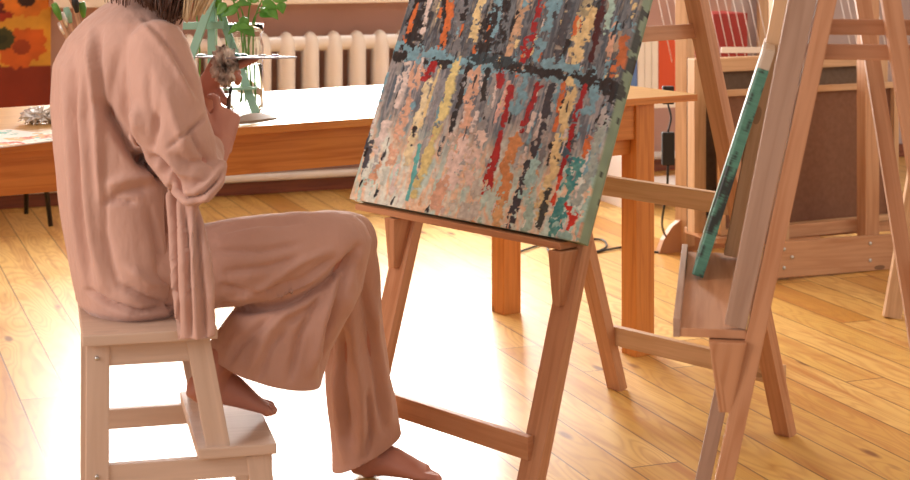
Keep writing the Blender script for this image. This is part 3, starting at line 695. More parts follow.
round_tube(body, [aL, WL_(.26, 0, .22), WL_(.2, 0, .12)], [.033, .034, .03], 14)
me = remeshed('person', body, .0036, 3)
me.materials.append(M['skin'])
person = bpy.data.objects.new('person', me); COL.objects.link(person)
tag(person, 'barefoot person in dusty pink shirt and trousers sitting on the stool, holding a palette', 'person')
for s in (-1, 1):
    bm = bmesh.new(); bmesh.ops.create_uvsphere(bm, u_segments=16, v_segments=10, radius=.0115, matrix=Matrix.Translation(hp(s*.030, .0735, .014)))
    link('eye', bm, mat('eye white', (.8, .78, .75), .2), person, True)
    round_m = bmesh.new(); round_tube(round_m, [hp(s*.048, .078, .032), hp(s*.031, .090, .037), hp(s*.014, .088, .033)], [.003, .004, .003], 8); link('eyebrow', round_m, M['hair'], person, True)

# trousers
bm = bmesh.new()
ring_stack(bm, [(P(138, 302, 3.30), .125, .095), (P(138, 280, 3.30), .135, .10), (P(132, 240, 3.30), .14, .105), (P(126, 210, 3.3), .13, .10)])
ptube(bm, [(150, 268, 3.22, 42), (205, 267, 3.24, 43), (255, 258, 3.26, 42), (305, 250, 3.285, 38), (338, 244, 3.30, 34)], df=.95)
ptube(bm, [(344, 240, 3.30, 29), (330, 265, 3.30, 40), (306, 292, 3.30, 48), (284, 325, 3.30, 53), (268, 360, 3.30, 60, .75), (258, 385, 3.30, 66, .6)], df=.8)
ptube(bm, [(150, 270, 3.38, 38), (240, 256, 3.50, 38), (330, 246, 3.56, 34), (348, 242, 3.60, 30)])
bm2 = bm
ptube(bm2, [(346, 246, 3.60, 29), (350, 280, 3.64, 30), (354, 330, 3.70, 31), (357, 380, 3.75, 33), (364, 420, 3.79, 35), (369, 450, 3.80, 37), (372, 485, 3.80, 39)], df=.85)
me = remeshed('trousers', bm, .0052, 3)
co, no = arrays(me)
# hems: pull the tube ends into slanted hems
u = 455+co[:, 0]/co[:, 1]*FP; v = HY+(HC-co[:, 2])/co[:, 1]*FP
folds(me, [
    ([(224, 306), (250, 309), (290, 304), (325, 285), (348, 262), (358, 248)], -.020, 4.5), ([(250, 298), (290, 290), (325, 270)], .008, 6),
    ([(262, 292), (300, 280), (335, 258)], -.006, 3), ([(222, 285), (250, 292), (280, 290)], -.006, 3), ([(235, 300), (262, 288), (300, 262), (330, 250)], .006, 4),
    ([(220, 232), (260, 224), (300, 222)], -.004, 3), ([(215, 250), (260, 252), (300, 244)], -.005, 4), ([(225, 272), (265, 268), (300, 258)], -.005, 3.5),
    ([(352, 262), (336, 300), (326, 345), (325, 380)], -.014, 5), ([(340, 285), (322, 320), (312, 370)], .012, 6), ([(318, 300), (300, 335), (290, 380)], -.008, 4),
    ([(300, 300), (270, 330), (250, 372)], .009, 6), ([(270, 318), (240, 345), (228, 364)], -.007, 4), ([(330, 290), (310, 310), (280, 325)], -.006, 4), ([(285, 330), (268, 350), (260, 378)], -.006, 3.5),
    ([(360, 270), (368, 320), (378, 380), (384, 430)], -.009, 4.5), ([(350, 300), (354, 350), (362, 400), (362, 450)], .013, 6), ([(345, 330), (342, 380), (350, 440)], -.010, 4.5), ([(335, 370), (338, 420), (345, 460)], .008, 4), ([(372, 300), (380, 360), (390, 420)], .008, 5),
    ([(366, 390), (370, 430), (366, 455)], -.010, 3.5)], wob=.006, seed=3, name_k=1.55)
co, no = arrays(me)
u = 455+co[:, 0]/co[:, 1]*FP; v = HY+(HC-co[:, 2])/co[:, 1]*FP; far = co[:, 1] > 3.62
me.materials.append(M['trousers']); me.polygons.foreach_set('use_smooth', [True]*len(me.polygons))
tro = bpy.data.objects.new('trousers', me); COL.objects.link(tro); tro.parent = person; tro['label'] = 'wide dusty pink linen trousers'
def cut_below(o, pco, pno):
    b = bmesh.new(); b.from_mesh(o.data)
    return b
def hem_cut(o, sel, pt, nrm):
    """cut the cloth end along a plane (only vertices for which sel is true) and leave it open"""
    b = bmesh.new(); b.from_mesh(o.data); pt = Vector(pt); nrm = Vector(nrm).normalized()
    geom = [f for f in b.faces if all(sel(v_.co) for v_ in f.verts)]
    es = list({e for f in geom for e in f.edges}); vs = list({v_ for f in geom for v_ in f.verts})
    bmesh.ops.bisect_plane(b, geom=vs+es+geom, plane_co=pt, plane_no=nrm)
    dead = [v_ for v_ in b.verts if sel(v_.co) and (v_.co-pt).dot(nrm) > 1e-5]
    bmesh.ops.delete(b, geom=dead, context='VERTS'); b.to_mesh(o.data); b.free()
# right leg hem: plane through (211,352), (325,386) in the picture and along the depth
def plane_px(a, b, D, tiltv=(0, 1, 0)):
    p, q = P(*a, D), P(*b, D); n = (q-p).cross(Vector(tiltv)); n = n if n.z < 0 else -n; return (p+q)/2, n
pc, pn = plane_px((211, 350), (326, 386), 3.3, (0, 1, .10)); hem_cut(tro, lambda c: c.y < 3.50 and c.z < .50 and proj(c)[0] < 338 and proj(c)[0] > 185, pc, pn)
pc, pn = plane_px((336, 467), (398, 434), 3.8, (0, 1, .10)); hem_cut(tro, lambda c: c.y > 3.60 and c.z < .30, pc, pn)
so = tro.modifiers.new('thickness', 'SOLIDIFY'); so.thickness = .004; so.offset = -1

# shirt
bm = bmesh.new()
ring_stack(bm, [(P(134, 309, 3.28), .115, .090), (P(133, 300, 3.28), .142, .108), (P(133, 280, 3.28), .150, .116), (P(129, 245, 3.28), .152, .118), (P(123, 200, 3.29), .160, .120), (P(118, 150, 3.30), .166, .123),
                (P(116, 105, 3.31), .170, .124), (P(117, 65, 3.31), .172, .120), (P(124, 40, 3.31), .164, .108), (P(134, 20, 3.31), .140, .092), (P(144, 6, 3.31), .10, .078), (P(153, -6, 3.31), .062, .062)], 40, .92)
ptube(bm, [(158, 48, 3.17, 31), (166, 85, 3.15, 36), (172, 120, 3.14, 37), (181, 150, 3.13, 37), (192, 176, 3.125, 29), (196, 188, 3.12, 19)], df=.9)
ptube(bm, [(136, 40, 3.23, 28), (141, 80, 3.21, 33), (146, 112, 3.20, 31), (150, 140, 3.19, 22)], df=.9)
ptube(bm, [(192, 172, 3.125, 30), (202, 163, 3.15, 24), (207, 150, 3.19, 19, .95)], df=.9)
ptube(bm, [(118, 48, 3.46, 30), (130, 90, 3.52, 32), (165, 130, 3.56, 30), (192, 148, 3.58, 26)])
ptube(bm, [(192, 150, 3.58, 24), (196, 130, 3.56, 22), (199, 112, 3.53, 18)])
# front panel of the shirt hanging beside the hip
ptube(bm, [(178, 190, 3.145, 14, .8), (186, 225, 3.12, 19, .55), (191, 262, 3.085, 22, .30), (194, 300, 3.072, 23, .26), (197, 340, 3.07, 22, .25)], end=False)
# rolled cuff
ptube(bm, [(177, 190, 3.09, 6), (188, 198, 3.07, 8), (205, 194, 3.07, 9), (217, 181, 3.09, 8), (223, 165, 3.12, 6)])
# collar
ring_stack(bm, [(P(148, 6, 3.31), .085, .075), (P(158, -10, 3.31), .064, .068), (P(160, -14, 3.31), .060, .064)])
me = remeshed('shirt', bm, .0050, 3)
folds(me, [
    ([(100, 104), (118, 130), (134, 152), (148, 163)], -.024, 5.5), ([(140, 160), (147, 162), (156, 166), (164, 178)], -.034, 5), ([(137, 148), (139, 125), (136, 108)], .015, 5), ([(150, 152), (155, 130), (158, 110)], -.008, 4),
    ([(152, 158), (168, 168), (176, 184), (180, 196)], -.018, 3.5), ([(172, 190), (182, 198), (196, 199), (214, 184), (223, 172)], -.014, 2.6), ([(168, 148), (188, 132), (209, 114)], -.006, 1.8),
    ([(170, 178), (171, 205), (172, 240), (173, 290), (174, 340)], -.020, 3.2), ([(184, 205), (188, 250), (189, 300), (190, 345)], -.010, 2.2), ([(197, 215), (199, 260), (203, 300), (205, 340)], -.010, 2.6), ([(193, 210), (194, 270), (197, 340)], .006, 3),
    ([(62, 60), (66, 110), (70, 170), (76, 230), (86, 290)], .009, 4.5), ([(72, 50), (74, 110), (78, 180), (84, 240), (92, 290)], -.008, 3.5), ([(84, 60), (82, 120), (88, 190), (94, 240), (104, 285)], .008, 4.5), ([(90, 30), (90, 55), (94, 90), (98, 130), (102, 200)], .010, 4), ([(100, 30), (97, 60), (103, 110)], -.007, 4),
    ([(74, 20), (66, 40), (62, 62)], -.006, 3), ([(103, 150), (104, 200), (105, 240)], -.006, 3), ([(106, 200), (125, 192), (150, 188)], -.007, 4), ([(106, 185), (130, 178), (160, 176)], .006, 5), ([(105, 202), (122, 201), (135, 203)], -.007, 2.5),
    ([(105, 235), (112, 265), (120, 285)], -.006, 4), ([(120, 285), (150, 300), (172, 306)], -.010, 3.5), ([(88, 290), (110, 304), (140, 312), (168, 308)], -.014, 2.5), ([(128, 268), (150, 282), (172, 288)], .007, 5), ([(150, 210), (158, 250), (165, 285)], -.006, 4),
    ([(143, 18), (156, 32), (170, 50), (184, 74), (198, 98)], -.0032, 2.2), ([(140, 22), (153, 36), (167, 54), (181, 78), (193, 100)], .004, 3), ([(165, 90), (174, 120), (186, 150)], .006, 5), ([(150, 70), (150, 100), (156, 130)], -.005, 4), ([(190, 130), (200, 150), (214, 165)], -.006, 3), ([(165, 160), (180, 172), (200, 178)], .007, 4), ([(176, 155), (190, 164), (212, 160)], -.006, 3.5),
    ([(120, 50), (112, 90), (106, 130)], -.004, 5)], wob=.0052, wscale=8, seed=11, name_k=1.55)
me.materials.append(M['shirt']); me.polygons.foreach_set('use_smooth', [True]*len(me.polygons))
sh = bpy.data.objects.new('shirt', me); COL.objects.link(sh); sh.parent = person; sh['label'] = 'loose dusty pink linen shirt with rolled cuffs'

# hair
bm = bmesh.new()
def lock(tip, tipD, root, r=.008, mi=0, sag=.0, rt=.15):
    p3 = P(tip[0], tip[1], tipD); p1 = root; mid_ = (p1+p3)/2+(p1-hc).normalized()*.035+Z*.01
    rel = p1-hc; rel = rel-hu*rel.dot(hu); rd_ = rel.normalized()
    pts = spline([hc+hu*.118-hf*.02+rd_*.010, hc+hu*.095-hf*.008+rd_*.068, hc+hu*.045+rd_*.098, p1+rd_*.006, mid_, p3], 4); n = len(pts)
    tube_bm(bm, pts, [r*(1-(1-rt)*(k/(n-1))**2) for k in range(n)], 6, True, mi)
rings = []
for k in range(1, 12):
    a = math.pi*k/12*.70; rings.append((hp(0, -.020, .118*math.cos(a)+.006), .083*math.sin(a)**.7, .096*math.sin(a)**.7, hr_, hf))
ring_stack(bm, rings, 24)
for i in range(150):
    f = i/149; tu = 136+f*44+random.uniform(-3, 3); tv = 2+22*min(1, f*1.25)+random.uniform(-6, 1)
    root = hp(random.uniform(-.02, .088), -.085+.10*f+random.uniform(-.01, .01), random.uniform(-.03, .02)); lock((tu, tv), 3.20-.03*math.sin(f*3)+random.uniform(-.02, .02), root, random.uniform(.004, .0075))
for i in range(20): lock((106+i*1.2+random.uniform(-1, 1), 1+i*.35+random.uniform(-3, 2)), 3.2, hp(-.03+.01*i, -.10, -.02), .005)
for i in range(16): lock((118+i*1.7, -6+random.uniform(-3, 4)), 3.22, hp(-.04+.007*i, -.10, -.02), .008)
for i in range(110):
    f = i/109; tu = 182+f*26+random.uniform(-2, 2); tv = 24-14*f+random.uniform(-8, 2)
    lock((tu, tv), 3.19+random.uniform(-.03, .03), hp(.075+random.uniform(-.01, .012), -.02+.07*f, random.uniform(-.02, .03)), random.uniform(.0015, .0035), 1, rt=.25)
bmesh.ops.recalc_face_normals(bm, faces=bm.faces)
hr = link('hair', bm, [M['hair'], M['backlit']], person, True); hr['label'] = 'shoulder-length brown hair with sunlight-toned blond ends'

# things held
def lumpy(name, c, r, m, seed=0, amp=.35, sub=4, freq=3.0):
    bm = bmesh.new(); bmesh.ops.create_icosphere(bm, subdivisions=sub, radius=1)
    for v_ in bm.verts:
        d = v_.co.normalized(); k = 1+amp*noise.noise(d*freq+Vector((seed, 0, 0)))+amp*.6*noise.noise(d*freq*2.3+Vector((0, seed, 0)))-amp*.5*abs(noise.noise(d*freq*1.7+Vector((0, 0, seed))))
        v_.co = Vector(c)+Vector((d.x*r[0], d.y*r[1], d.z*r[2]))*k
    return link(name, bm, m, None, True)
rg = lumpy('paint_rag', P(224, 65, 3.395), (.025, .022, .036), M['rag'], 8, .45, 5, 3.4); tag(rg, 'crumpled paint-stained rag bunched in the upper hand', 'rag')
pal = thing('palette', 'thin paint palette seen edge-on, held out in the upper hand', 'palette', P(246, 57, 3.45))
pu = (P(300, 57.5, 3.45)-P(196, 57, 3.45)).normalized(); pd = (P(246, 55.0, 3.53)-P(246, 57.5, 3.37)).normalized()
bm = bmesh.new(); nrm = pu.cross(pd); cc = P(246, 57, 3.45); rt_, rb_ = [], []
for k in range(40):
    a = 2*math.pi*k/40; q = cc+pu*(.105*math.cos(a))+pd*(.075*math.sin(a)*(1-.15*math.cos(a))); rt_.append(bm.verts.new(q+nrm*.0015)); rb_.append(bm.verts.new(q-nrm*.0015))
bm.faces.new(rt_); bm.faces.new(rb_[::-1])
for k in range(40): bm.faces.new((rt_[k], rb_[k], rb_[(k+1) % 40], rt_[(k+1) % 40]))
bmesh.ops.recalc_face_normals(bm, faces=bm.faces); link('board', bm, mat('white palette', (.36, .34, .40), .55), pal)
sg = 1 if nrm.z > 0 else -1
for (uu, dd, c, r) in ((201, 0, (.02, .10, .10), .008), (234, -.01, (.03, .18, .22), .012), (228, .0, (.05, .25, .30), .009), (243, .01, (.02, .10, .16), .009), (262, 0, (.5, .5, .55), .007), (275, .01, (.35, .25, .45), .006), (204, .02, (.03, .05, .25), .006)):
    o = lumpy('paint_blob', P(uu, 57, 3.45)+pd*dd+nrm*sg*.003, (r*1.3, r*1.3, r*.45), mat('blob', c, .3), uu, .3, 2); o.parent = pal; o.matrix_parent_inverse = Matrix.Translation(-pal.location)
br = thing('paint_brush', 'slim paint brush held upright in the lower fist', 'brush', P(229, 108, 3.30))
tube('handle', [P(226, 128, 3.285), P(229, 100, 3.29), P(230, 94, 3.30)], [.002, .0045, .003], M['hair'], br); tube('bristles', [P(230, 94, 3.30), P(230.6, 90, 3.30), P(231.5, 85, 3.30)], [.003, .004, .0012], M['dark'], br)

# ------------------------------------------------------------------ things on the table
# glass jar with leafy stems
jb = on_table(246, 111)
jar = thing('glass_vase', 'clear glass jar of water holding leafy green stems on the table', 'vase', jb)
bm = bmesh.new(); prof = [(.040, 0), (.046, .006), (.047, .05), (.047, .175), (.043, .19), (.041, .20), (.046, .212), (.047, .232), (.0435, .232), (.042, .213), (.038, .20), (.040, .188), (.0437, .172), (.0437, .05), (.042, .010), (.030, .007)]
lathe_bm(bm, jb, prof, 32); bmesh.ops.recalc_face_normals(bm, faces=bm.faces); link('jar', bm, M['glass'], jar, True)
bm = bmesh.new(); lathe_bm(bm, jb, [(.030, .0085), (.0415, .011), (.0430, .05), (.0430, .125), (.030, .1255)], 32); bmesh.ops.recalc_face_normals(bm, faces=bm.faces)
link('water', bm, mat('water', (.92, .97, .95), .02, Transmission_Weight=1.0, IOR=1.12), jar, True)
def leaf(name, c, d, nrm_, ln, wd, m, parent):
    bm = bmesh.new(); d = Vector(d).normalized(); n_ = Vector(nrm_); n_ = (n_-d*n_.dot(d)).normalized(); s = d.cross(n_); rows = []
    for i in range(9):
        t_ = i/8; w = wd*math.sin(math.pi*min(1, t_**.75*.97+.02))*(1-.25*t_); p = Vector(c)+d*ln*t_-n_*(.25*ln*t_*t_)
        rows.append([bm.verts.new(p+s*(w*k)+n_*(abs(k)*w*.35)) for k in (-1, -.5, 0, .5, 1)])
    for a, b in zip(rows, rows[1:]):
        for k in range(4): bm.faces.new((a[k], a[k+1], b[k+1], b[k]))
    bmesh.ops.recalc_face_normals(bm, faces=bm.faces)
    o = link(name, bm, m, parent, True); q = o.modifiers.new('t', 'SOLIDIFY'); q.thickness = .0012; return o
stems = [((238, 2), 4.42, (240, 100)), ((252, -6), 4.46, (252, 105)), ((262, 10), 4.44, (240, 98)), ((268, -12), 4.5, (255, 100)), ((240, 26), 4.42, (250, 103)), ((229, -10), 4.45, (246, 104))]
for i, (tp_, D_, bp_) in enumerate(stems):
    b0 = Vector((jb.x+(bp_[0]-246)/1680*4.45*.8, jb.y+random.uniform(-.02, .02), .775)); rim = Vector((jb.x+(tp_[0]-246)/FP*4.45*.35, jb.y+random.uniform(-.02, .02), .98)); e_ = P(tp_[0], tp_[1], D_)
    if e_.z < rim.z: e_.z = rim.z+.02
    s_ = tube('stem', spline([b0, rim, e_], 5), .0022, M['stem'], jar, 6)
    for k in range(4):
        q = rim.lerp(e_, .75+.12*k); leaf('leaf', q, (random.uniform(-1, 1), random.uniform(-.5, .3), random.uniform(-.3, .6)), (random.uniform(-.3, .3), -.8, .6), random.uniform(.028, .042), random.uniform(.009, .014), M['leaf'], s_)
for (uu, vv, dx, dz, ln) in ((238, 8, -.7, -.3, .06), (243, 16, .2, -1, .055), (262, 2, .9, -.3, .06), (268, 8, .6, -.6, .05), (234, 25, .9, -.25, .06), (244, 28, .8, -.5, .045), (252, 3, .3, .6, .05), (280, 2, .3, -1, .04), (226, 3, -.4, -.5, .05), (272, -2, 1, -.1, .05)):
    leaf('leaf', P(uu, vv, 4.42), (dx, -.15, dz), (.1, -.9, .4), ln*.8, .015, M['leaf'], jar)
# pink bloom and bud
fl = thing('pink_flower', 'pink red flower head between the blond hair and the small green easel', 'flower', on_table(197, 104))
fc = P(196, 8, 4.50)
for k in range(26):
    a = k*2.4; rr_ = .010+.0012*k; d = Vector((math.cos(a)*rr_*30, math.sin(a)*rr_*30-.25, .9-.02*k)); leaf('petal', fc+Vector((math.cos(a), math.sin(a), 0))*rr_*.5, d, (-math.cos(a), -math.sin(a), .6), .034, .011, M['petal'], fl)
tube('stem', spline([on_table(197, 104), P(200, 60, 4.46), fc], 5), .0025, M['stem'], fl, 6)
bd = thing('flower_bud', 'round green bud on a thin stem above the small green easel', 'flower', on_table(232, 106))
o = lumpy('bud', P(216, 1, 4.48), (.016, .016, .018), M['leaf'], 5, .15, 3); o.parent = bd; o.matrix_parent_inverse = Matrix.Translation(-bd.location)
tube('stem', spline([on_table(232, 106), P(226, 40, 4.48), P(217, 6, 4.48)], 5), .002, M['stem'], bd, 6)

# little sage green table easel
gb = on_table(231, 113)
ge = thing('table_easel', 'small sage green table easel standing on the table beside the glass jar', 'easel', gb)
DG = gb.y
gm = M['teal']
base_r = on_table(256, 114); base_l = on_table(168, 122)
apex = P(214, -22, 4.50)
board('front_leg', base_r, P(215, -4, 4.50), .021, .012, (1, 0, 0), gm, ge); board('front_leg', base_l, P(213, -4, 4.46), .021, .012, (1, 0, 0), gm, ge)
board('centre_post', P(211.5, 106, 4.47), P(211.5, -20, 4.47), .020, .012, (1, 0, 0), gm, ge)
rb = on_table(214, 98)
board('rear_leg', rb, P(214, -8, 4.53), .018, .012, (1, 0, 0), gm, ge)
board('crossbar', P(176, 26, 4.45), P(224, 25, 4.45), .020, .010, Z, gm, ge)
board('ledge', P(178, 90, 4.40), P(257, 88, 4.40), .006, .03, Z, gm, ge)
# painting knife
kn = thing('painting_knife', 'painting knife lying on the table edge beside the lower hand', 'knife', on_table(258, 123))
a, b = on_table(228, 125.5), on_table(276, 119.8)
bm = bmesh.new(); dk = (b-a).normalized(); sk = Vector((-dk.y, dk.x, .42)); rows = []
for i in range(14):
    t_ = i/13; w = .006+.013*math.sin(math.pi*min(1, max(0, (t_-.15)/.85))) ** .8 if t_ > .15 else .006; w *= (1-.0*t_); w = max(.0015, w if t_ < .97 else .004); c = a.lerp(b, t_); rows.append([bm.verts.new(c+sk*w*x+Z*(z+w*.42)) for x, z in ((-1, .001), (1, .001), (.85, .006), (-.85, .006))])
for p, q in zip(rows, rows[1:]):
    for k in range(4): bm.faces.new((p[k], p[(k+1) % 4], q[(k+1) % 4], q[k]))
bm.faces.new(rows[0][::-1]); bm.faces.new(rows[-1]); bmesh.ops.recalc_face_normals(bm, faces=bm.faces)
link('blade', bm, mat('worn knife', (.25, .18, .13), .4), kn); tube('handle', [a+Z*.006, a+(a-b)*.8+Z*.006], [.005, .007], M['rack'], kn)
# paint-smeared paper and foil at the left end
def smear(nx, ny):
    n = fbm((ny, nx), (5, 7), 60); n2 = fbm((ny, nx), (9, 14), 61); C = np.zeros((ny, nx, 3))+lin((232, 226, 220)); yy = np.linspace(0, 1, ny)[:, None]*np.ones((1, nx)); xx = np.linspace(0, 1, nx)[None]*np.ones((ny, 1))
    C = np.where(((n > .52) & (yy < .55))[..., None], lin((216, 170, 110)), C); C = np.where(((n2 > .56) & (yy < .4) & (xx > .4))[..., None], lin((196, 90, 50)), C)
    C = np.where(((n2 > .60) & (xx < .4))[..., None], lin((70, 60, 60)), C); C = np.where(((n2 < .36) & (xx > .75))[..., None], lin((130, 180, 170)), C)
    return C, n*0, lambda q, k, f: lin((225, 220, 215))
pa, pb = on_table(-30, 152.5), on_table(78, 139)
pe = (pb-pa).normalized(); pup = Z.cross(pe)
pp = canvas_mesh('newspaper', Vector((pa.x, pa.y, .7535)), pe, pup, (pb-pa).length, .26, 60, 50, .0025, smear, M['matte'], relief=0); tag(pp, 'paint-smeared sheet of paper at the left end of the table', 'paper')
o = lumpy('foil', on_table(36, 124)+Z*.020, (.035, .03, .020), M['foil'], 11, .6, 4, 3.5); tag(o, 'crumpled silver foil on the table, the left one of the two pieces', 'foil')
o = lumpy('foil', on_table(53, 123)+Z*.018, (.026, .026, .019), M['foil'], 17, .6, 4, 3.5); tag(o, 'crumpled silver foil partly hidden behind the pink shirt', 'foil')
# brushes in a jar behind the shoulder
bj = on_table(92, 112); bj_t = thing('brush_jar', 'jar behind the person whose brush tips show over the pink shoulder', 'jar', bj)
bm = bmesh.new(); lathe_bm(bm, bj, [(.036, 0), (.04, .005), (.04, .12), (.036, .12), (.035, .008)], 24); bmesh.ops.recalc_face_normals(bm, faces=bm.faces); link('jar', bm, M['teal'], bj_t, True)
for i, (uu, vv) in enumerate(((54, 4), (61, 13), (66, 8), (74, -4), (82, 2), (70, -10), (60, 22))):
    b_ = thing('paint_brush', ['broad green-handled brush leftmost over the shoulder', 'white-specked brush below the green-handled one', 'grey brush tip just above the shoulder seam', 'dark brush standing tallest over the shoulder', 'short green brush nearest the neck', 'thin brush cut by the top edge of the photo', 'lowest brush tip showing beside the left shoulder'][i], 'brush', bj, 'brushes in the jar behind the person')
    D_ = 4.3+.03*i; e_ = P(uu, vv, D_); m0 = bj+Vector((random.uniform(-.02, .02), random.uniform(-.02, .02), .02)); g_ = [M['leaf'], M['foil'], M['teal'], M['dark'], M['leaf'], M['rack'], M['foil']][i]
    tube('handle', [m0, m0.lerp(e_, .85)], [.003, .0045], M['rack'], b_, 8); tube('bristles', [m0.lerp(e_, .85), m0.lerp(e_, .93), e_], [.005, .010, .008], g_, b_, 8)

# sunflower canvas hanging on the wall at the left
def sunfl(nx, ny):
    n = fbm((ny, nx), (5, 6), 70); n2 = fbm((ny, nx), (14, 14), 71); yy = np.linspace(0, 1, ny)[:, None]*np.ones((1, nx)); xx = np.linspace(0, 1, nx)[None]*np.ones((ny, 1))
    C = np.zeros((ny, nx, 3))+lin((214, 154, 50))*(.75+.5*n2[..., None])
    low = yy < .31+.012*n; C = np.where(low[..., None], lin((140, 48, 16))*(.7+.6*n[..., None]), C)
    asp = 1.0
    for cx, cy, r, a, b in ((.80, .58, .06, (150, 44, 16), (90, 24, 12)), (.90, .62, .085, (206, 116, 34), (44, 22, 12)), (.88, .40, .085, (196, 92, 26), (150, 60, 20)), (.80, .44, .05, (60, 60, 26), (40, 46, 20)), (.66, .72, .10, (214, 130, 40), (70, 30, 12)), (.5, .5, .11, (190, 80, 26), (60, 30, 16)), (.3, .66, .12, (200, 100, 30), (60, 30, 16)), (.92, .84, .08, (206, 110, 34), (80, 40, 16))):
        d = np.hypot((xx-cx)*asp, yy-cy); ang = np.arctan2(yy-cy, xx-cx); rr_ = r*(1.1+.07*np.sin(ang*11+n*9)+.9*(n2-.5)); k = np.random.RandomState(int(cx*100)).rand()
        C = np.where((d < rr_)[..., None], lin(a)*(.7+.7*n2[..., None]), C); C = np.where((d < r*.42)[..., None], lin(b)*(.7+.6*n[..., None]), C)
    return C, n2-.5, lambda q, k, f: lin((150, 110, 60))
# right border at u=51
def wall_t(u, n=0.0):
    k = (u-455)/FP; b = WO+WN*n; return (k*b.y-b.x)/(WT.x-k*WT.y)
tr_ = wall_t(51, -.05); w_ = 1.05
so_ = wall(tr_-w_, -.045, .33)
sf = canvas_mesh('flower_painting', so_, WT, Z, w_, .95, 150, 130, .035, sunfl, M['matte'], relief=.004); tag(sf, 'yellow painting of orange flowers above a red-brown table on the left wall', 'painting')
# black legs of a stool under the table
bs = thing('stool', 'black-legged stool almost hidden behind the left end of the table', 'stool', (-1.72, 7.1, 0))
lathe = bmesh.new(); lathe_bm(lathe, (-1.81, 7.02, .42), [(.15, 0), (.16, .01), (.16, .03), (.15, .04), (.05, .04)], 28); link('seat', lathe, M['black'], bs, True)
for (x, y, tx, ty) in ((-1.672, 6.95, -1.73, 6.97), (-1.85, 7.25, -1.82, 7.13), (-1.97, 6.93, -1.90, 6.97), (-1.80, 6.84, -1.81, 6.90)):
    if (x, y) == (-1.80, 6.84): x, y, tx, ty = -2.02, 7.15, -1.93, 7.07
    tube('leg', [(x, y, 0), (tx, ty, .425)], [.010, .013], M['black'], bs)

# ------------------------------------------------------------------ right background: storage rack with stretched canvases
rk = thing('storage_rack', 'pine storage rack with upright posts and a screwed base plank at the back right', 'rack', P(780, 262, 6.1)*1.0)
rk.location.z = 0
def RP(u, v=None, z=None, D0=0.0):
    """point on the rack's front line: passes (1.12,5.88) and (1.59,6.10)"""
    k = (u-455)/FP; ax, ay = 1.12, 5.88+D0; dx, dy = .47, .22; s_ = (k*ay-ax)/(dx-k*dy); x, y = ax+dx*s_, ay+dy*s_; zz = z if z is not None else HC-(v-HY)*y/FP; return Vector((x, y, zz))
RT = Vector((.47, .22, 0)).normalized(); RN = Vector((-RT.y, RT.x, 0))
rm = M['rack']
board('base_plank', RP(770, z=.075), RP(893, z=.062), .125, .022, Z, rm, rk)
for uu, zz in ((782, .11), (782, .045), (868, .10), (868, .04), (790, .08)): screw(rk, RP(uu, z=zz)-RN*.012, -RN, .007)
def post(uc, w, z0, z1, m, D0=.04, dpt=.05):
    p = RP(uc, z=z0, D0=D0); board('post', p, Vector((p.x, p.y, z1)), w, dpt, RT, m, rk)
post(868, .062, 0.0, 1.02 if False else 1.9, rm); post(779, .052, 0.0, 1.9, M['easel_pale'])
pA = P(685, 229, 6.42); board('post', Vector((pA.x, pA.y, 0.02)), Vector((pA.x, pA.y, 1.9)), .050, .055, (math.cos(.75), math.sin(.75), 0), M['easel_pale'], rk)
# feet with a rounded toe
for off in (0, .07):
    bm = bmesh.new(); c0 = P(659+off*120, 244, 6.36+off); xx = (RT*.97).normalized(); prof_ = [(0, 0), (.02, .05), (.06, .10), (.11, .13), (.17, .14), (.75, .14), (.75, 0)]
    fr = [bm.verts.new(Vector((c0.x, c0.y, 0))+xx*a+Z*b) for a, b in prof_]; bk = [bm.verts.new(v_.co+RN*.026) for v_ in fr]
    bm.faces.new(fr); bm.faces.new(bk[::-1])
    for k in range(len(fr)): bm.faces.new((fr[k], bk[k], bk[(k+1) % len(fr)], fr[(k+1) % len(fr)]))
    bmesh.ops.recalc_face_normals(bm, faces=bm.faces); link('rack_foot', bm, rm, rk)
sh1, sh2 = RP(700, z=.125, D0=.30), RP(893, z=.125, D0=.22)
board('shelf', sh1, sh2, .24, .02, RN, rm, rk)
board('shelf_rail', RP(776, z=.155, D0=.075), RP(856, z=.155, D0=.075), .045, .02, Z, rm, rk)
board('top_rail', RP(672, z=1.72, D0=.09), RP(880, z=1.72, D0=.09), .06, .02, Z, rm, rk)
def stretcher(label, uL, uR, vT, zb, D0, lm, bw=.042, left_m=None):
    """stretched canvas seen from the back: four bars, linen, corner wedges"""
    a, b = RP(uL, z=zb, D0=D0), RP(uR, z=zb, D0=D0); ztop = RP((uL+uR)/2, v=vT, D0=D0).z; c = thing('stretched_canvas', label, 'canvas', (a+b)/2)
    ax = (b-a).normalized(); nn = Vector((-ax.y, ax.x, 0)); bm_ = M['easel_pale']; bt = .045 if bw > .03 else .022
    board('stretcher_bar', a+ax*bw/2, a+ax*bw/2+Z*(ztop-zb), bw, bt, ax, left_m or bm_, c); board('stretcher_bar', b-ax*bw/2, b-ax*bw/2+Z*(ztop-zb), bw, bt, ax, bm_, c)
    board('stretcher_bar', a+ax*bw+Z*(ztop-zb-bw/2), b-ax*bw+Z*(ztop-zb-bw/2), bw, bt, Z, bm_, c); board('stretcher_bar', a+ax*bw+Z*bw/2, b-ax*bw+Z*bw/2, bw, bt, Z, bm_, c)
    bm = bmesh.new(); board_bm(bm, a+nn*(bt/2+.003)+Z*(ztop-zb)/2, b+nn*.014+Z*(ztop-zb)/2, ztop-zb, .004, Z); bevel(bm, 0); link('canvas_back', bm, lm, c)
    return c
s1 = stretcher('larger stretched canvas seen from the back, behind, its pale left bar in the light', 691, 884, 55, .137, .31, M['linen_dark'], .05)
s2 = stretcher('brown-backed stretched canvas standing in front of the larger one', 719, 897, 86, .137, .20, M['linen'], .022)
p0, p1 = RP(709, z=.19, D0=.325), RP(709, z=.66, D0=.325)
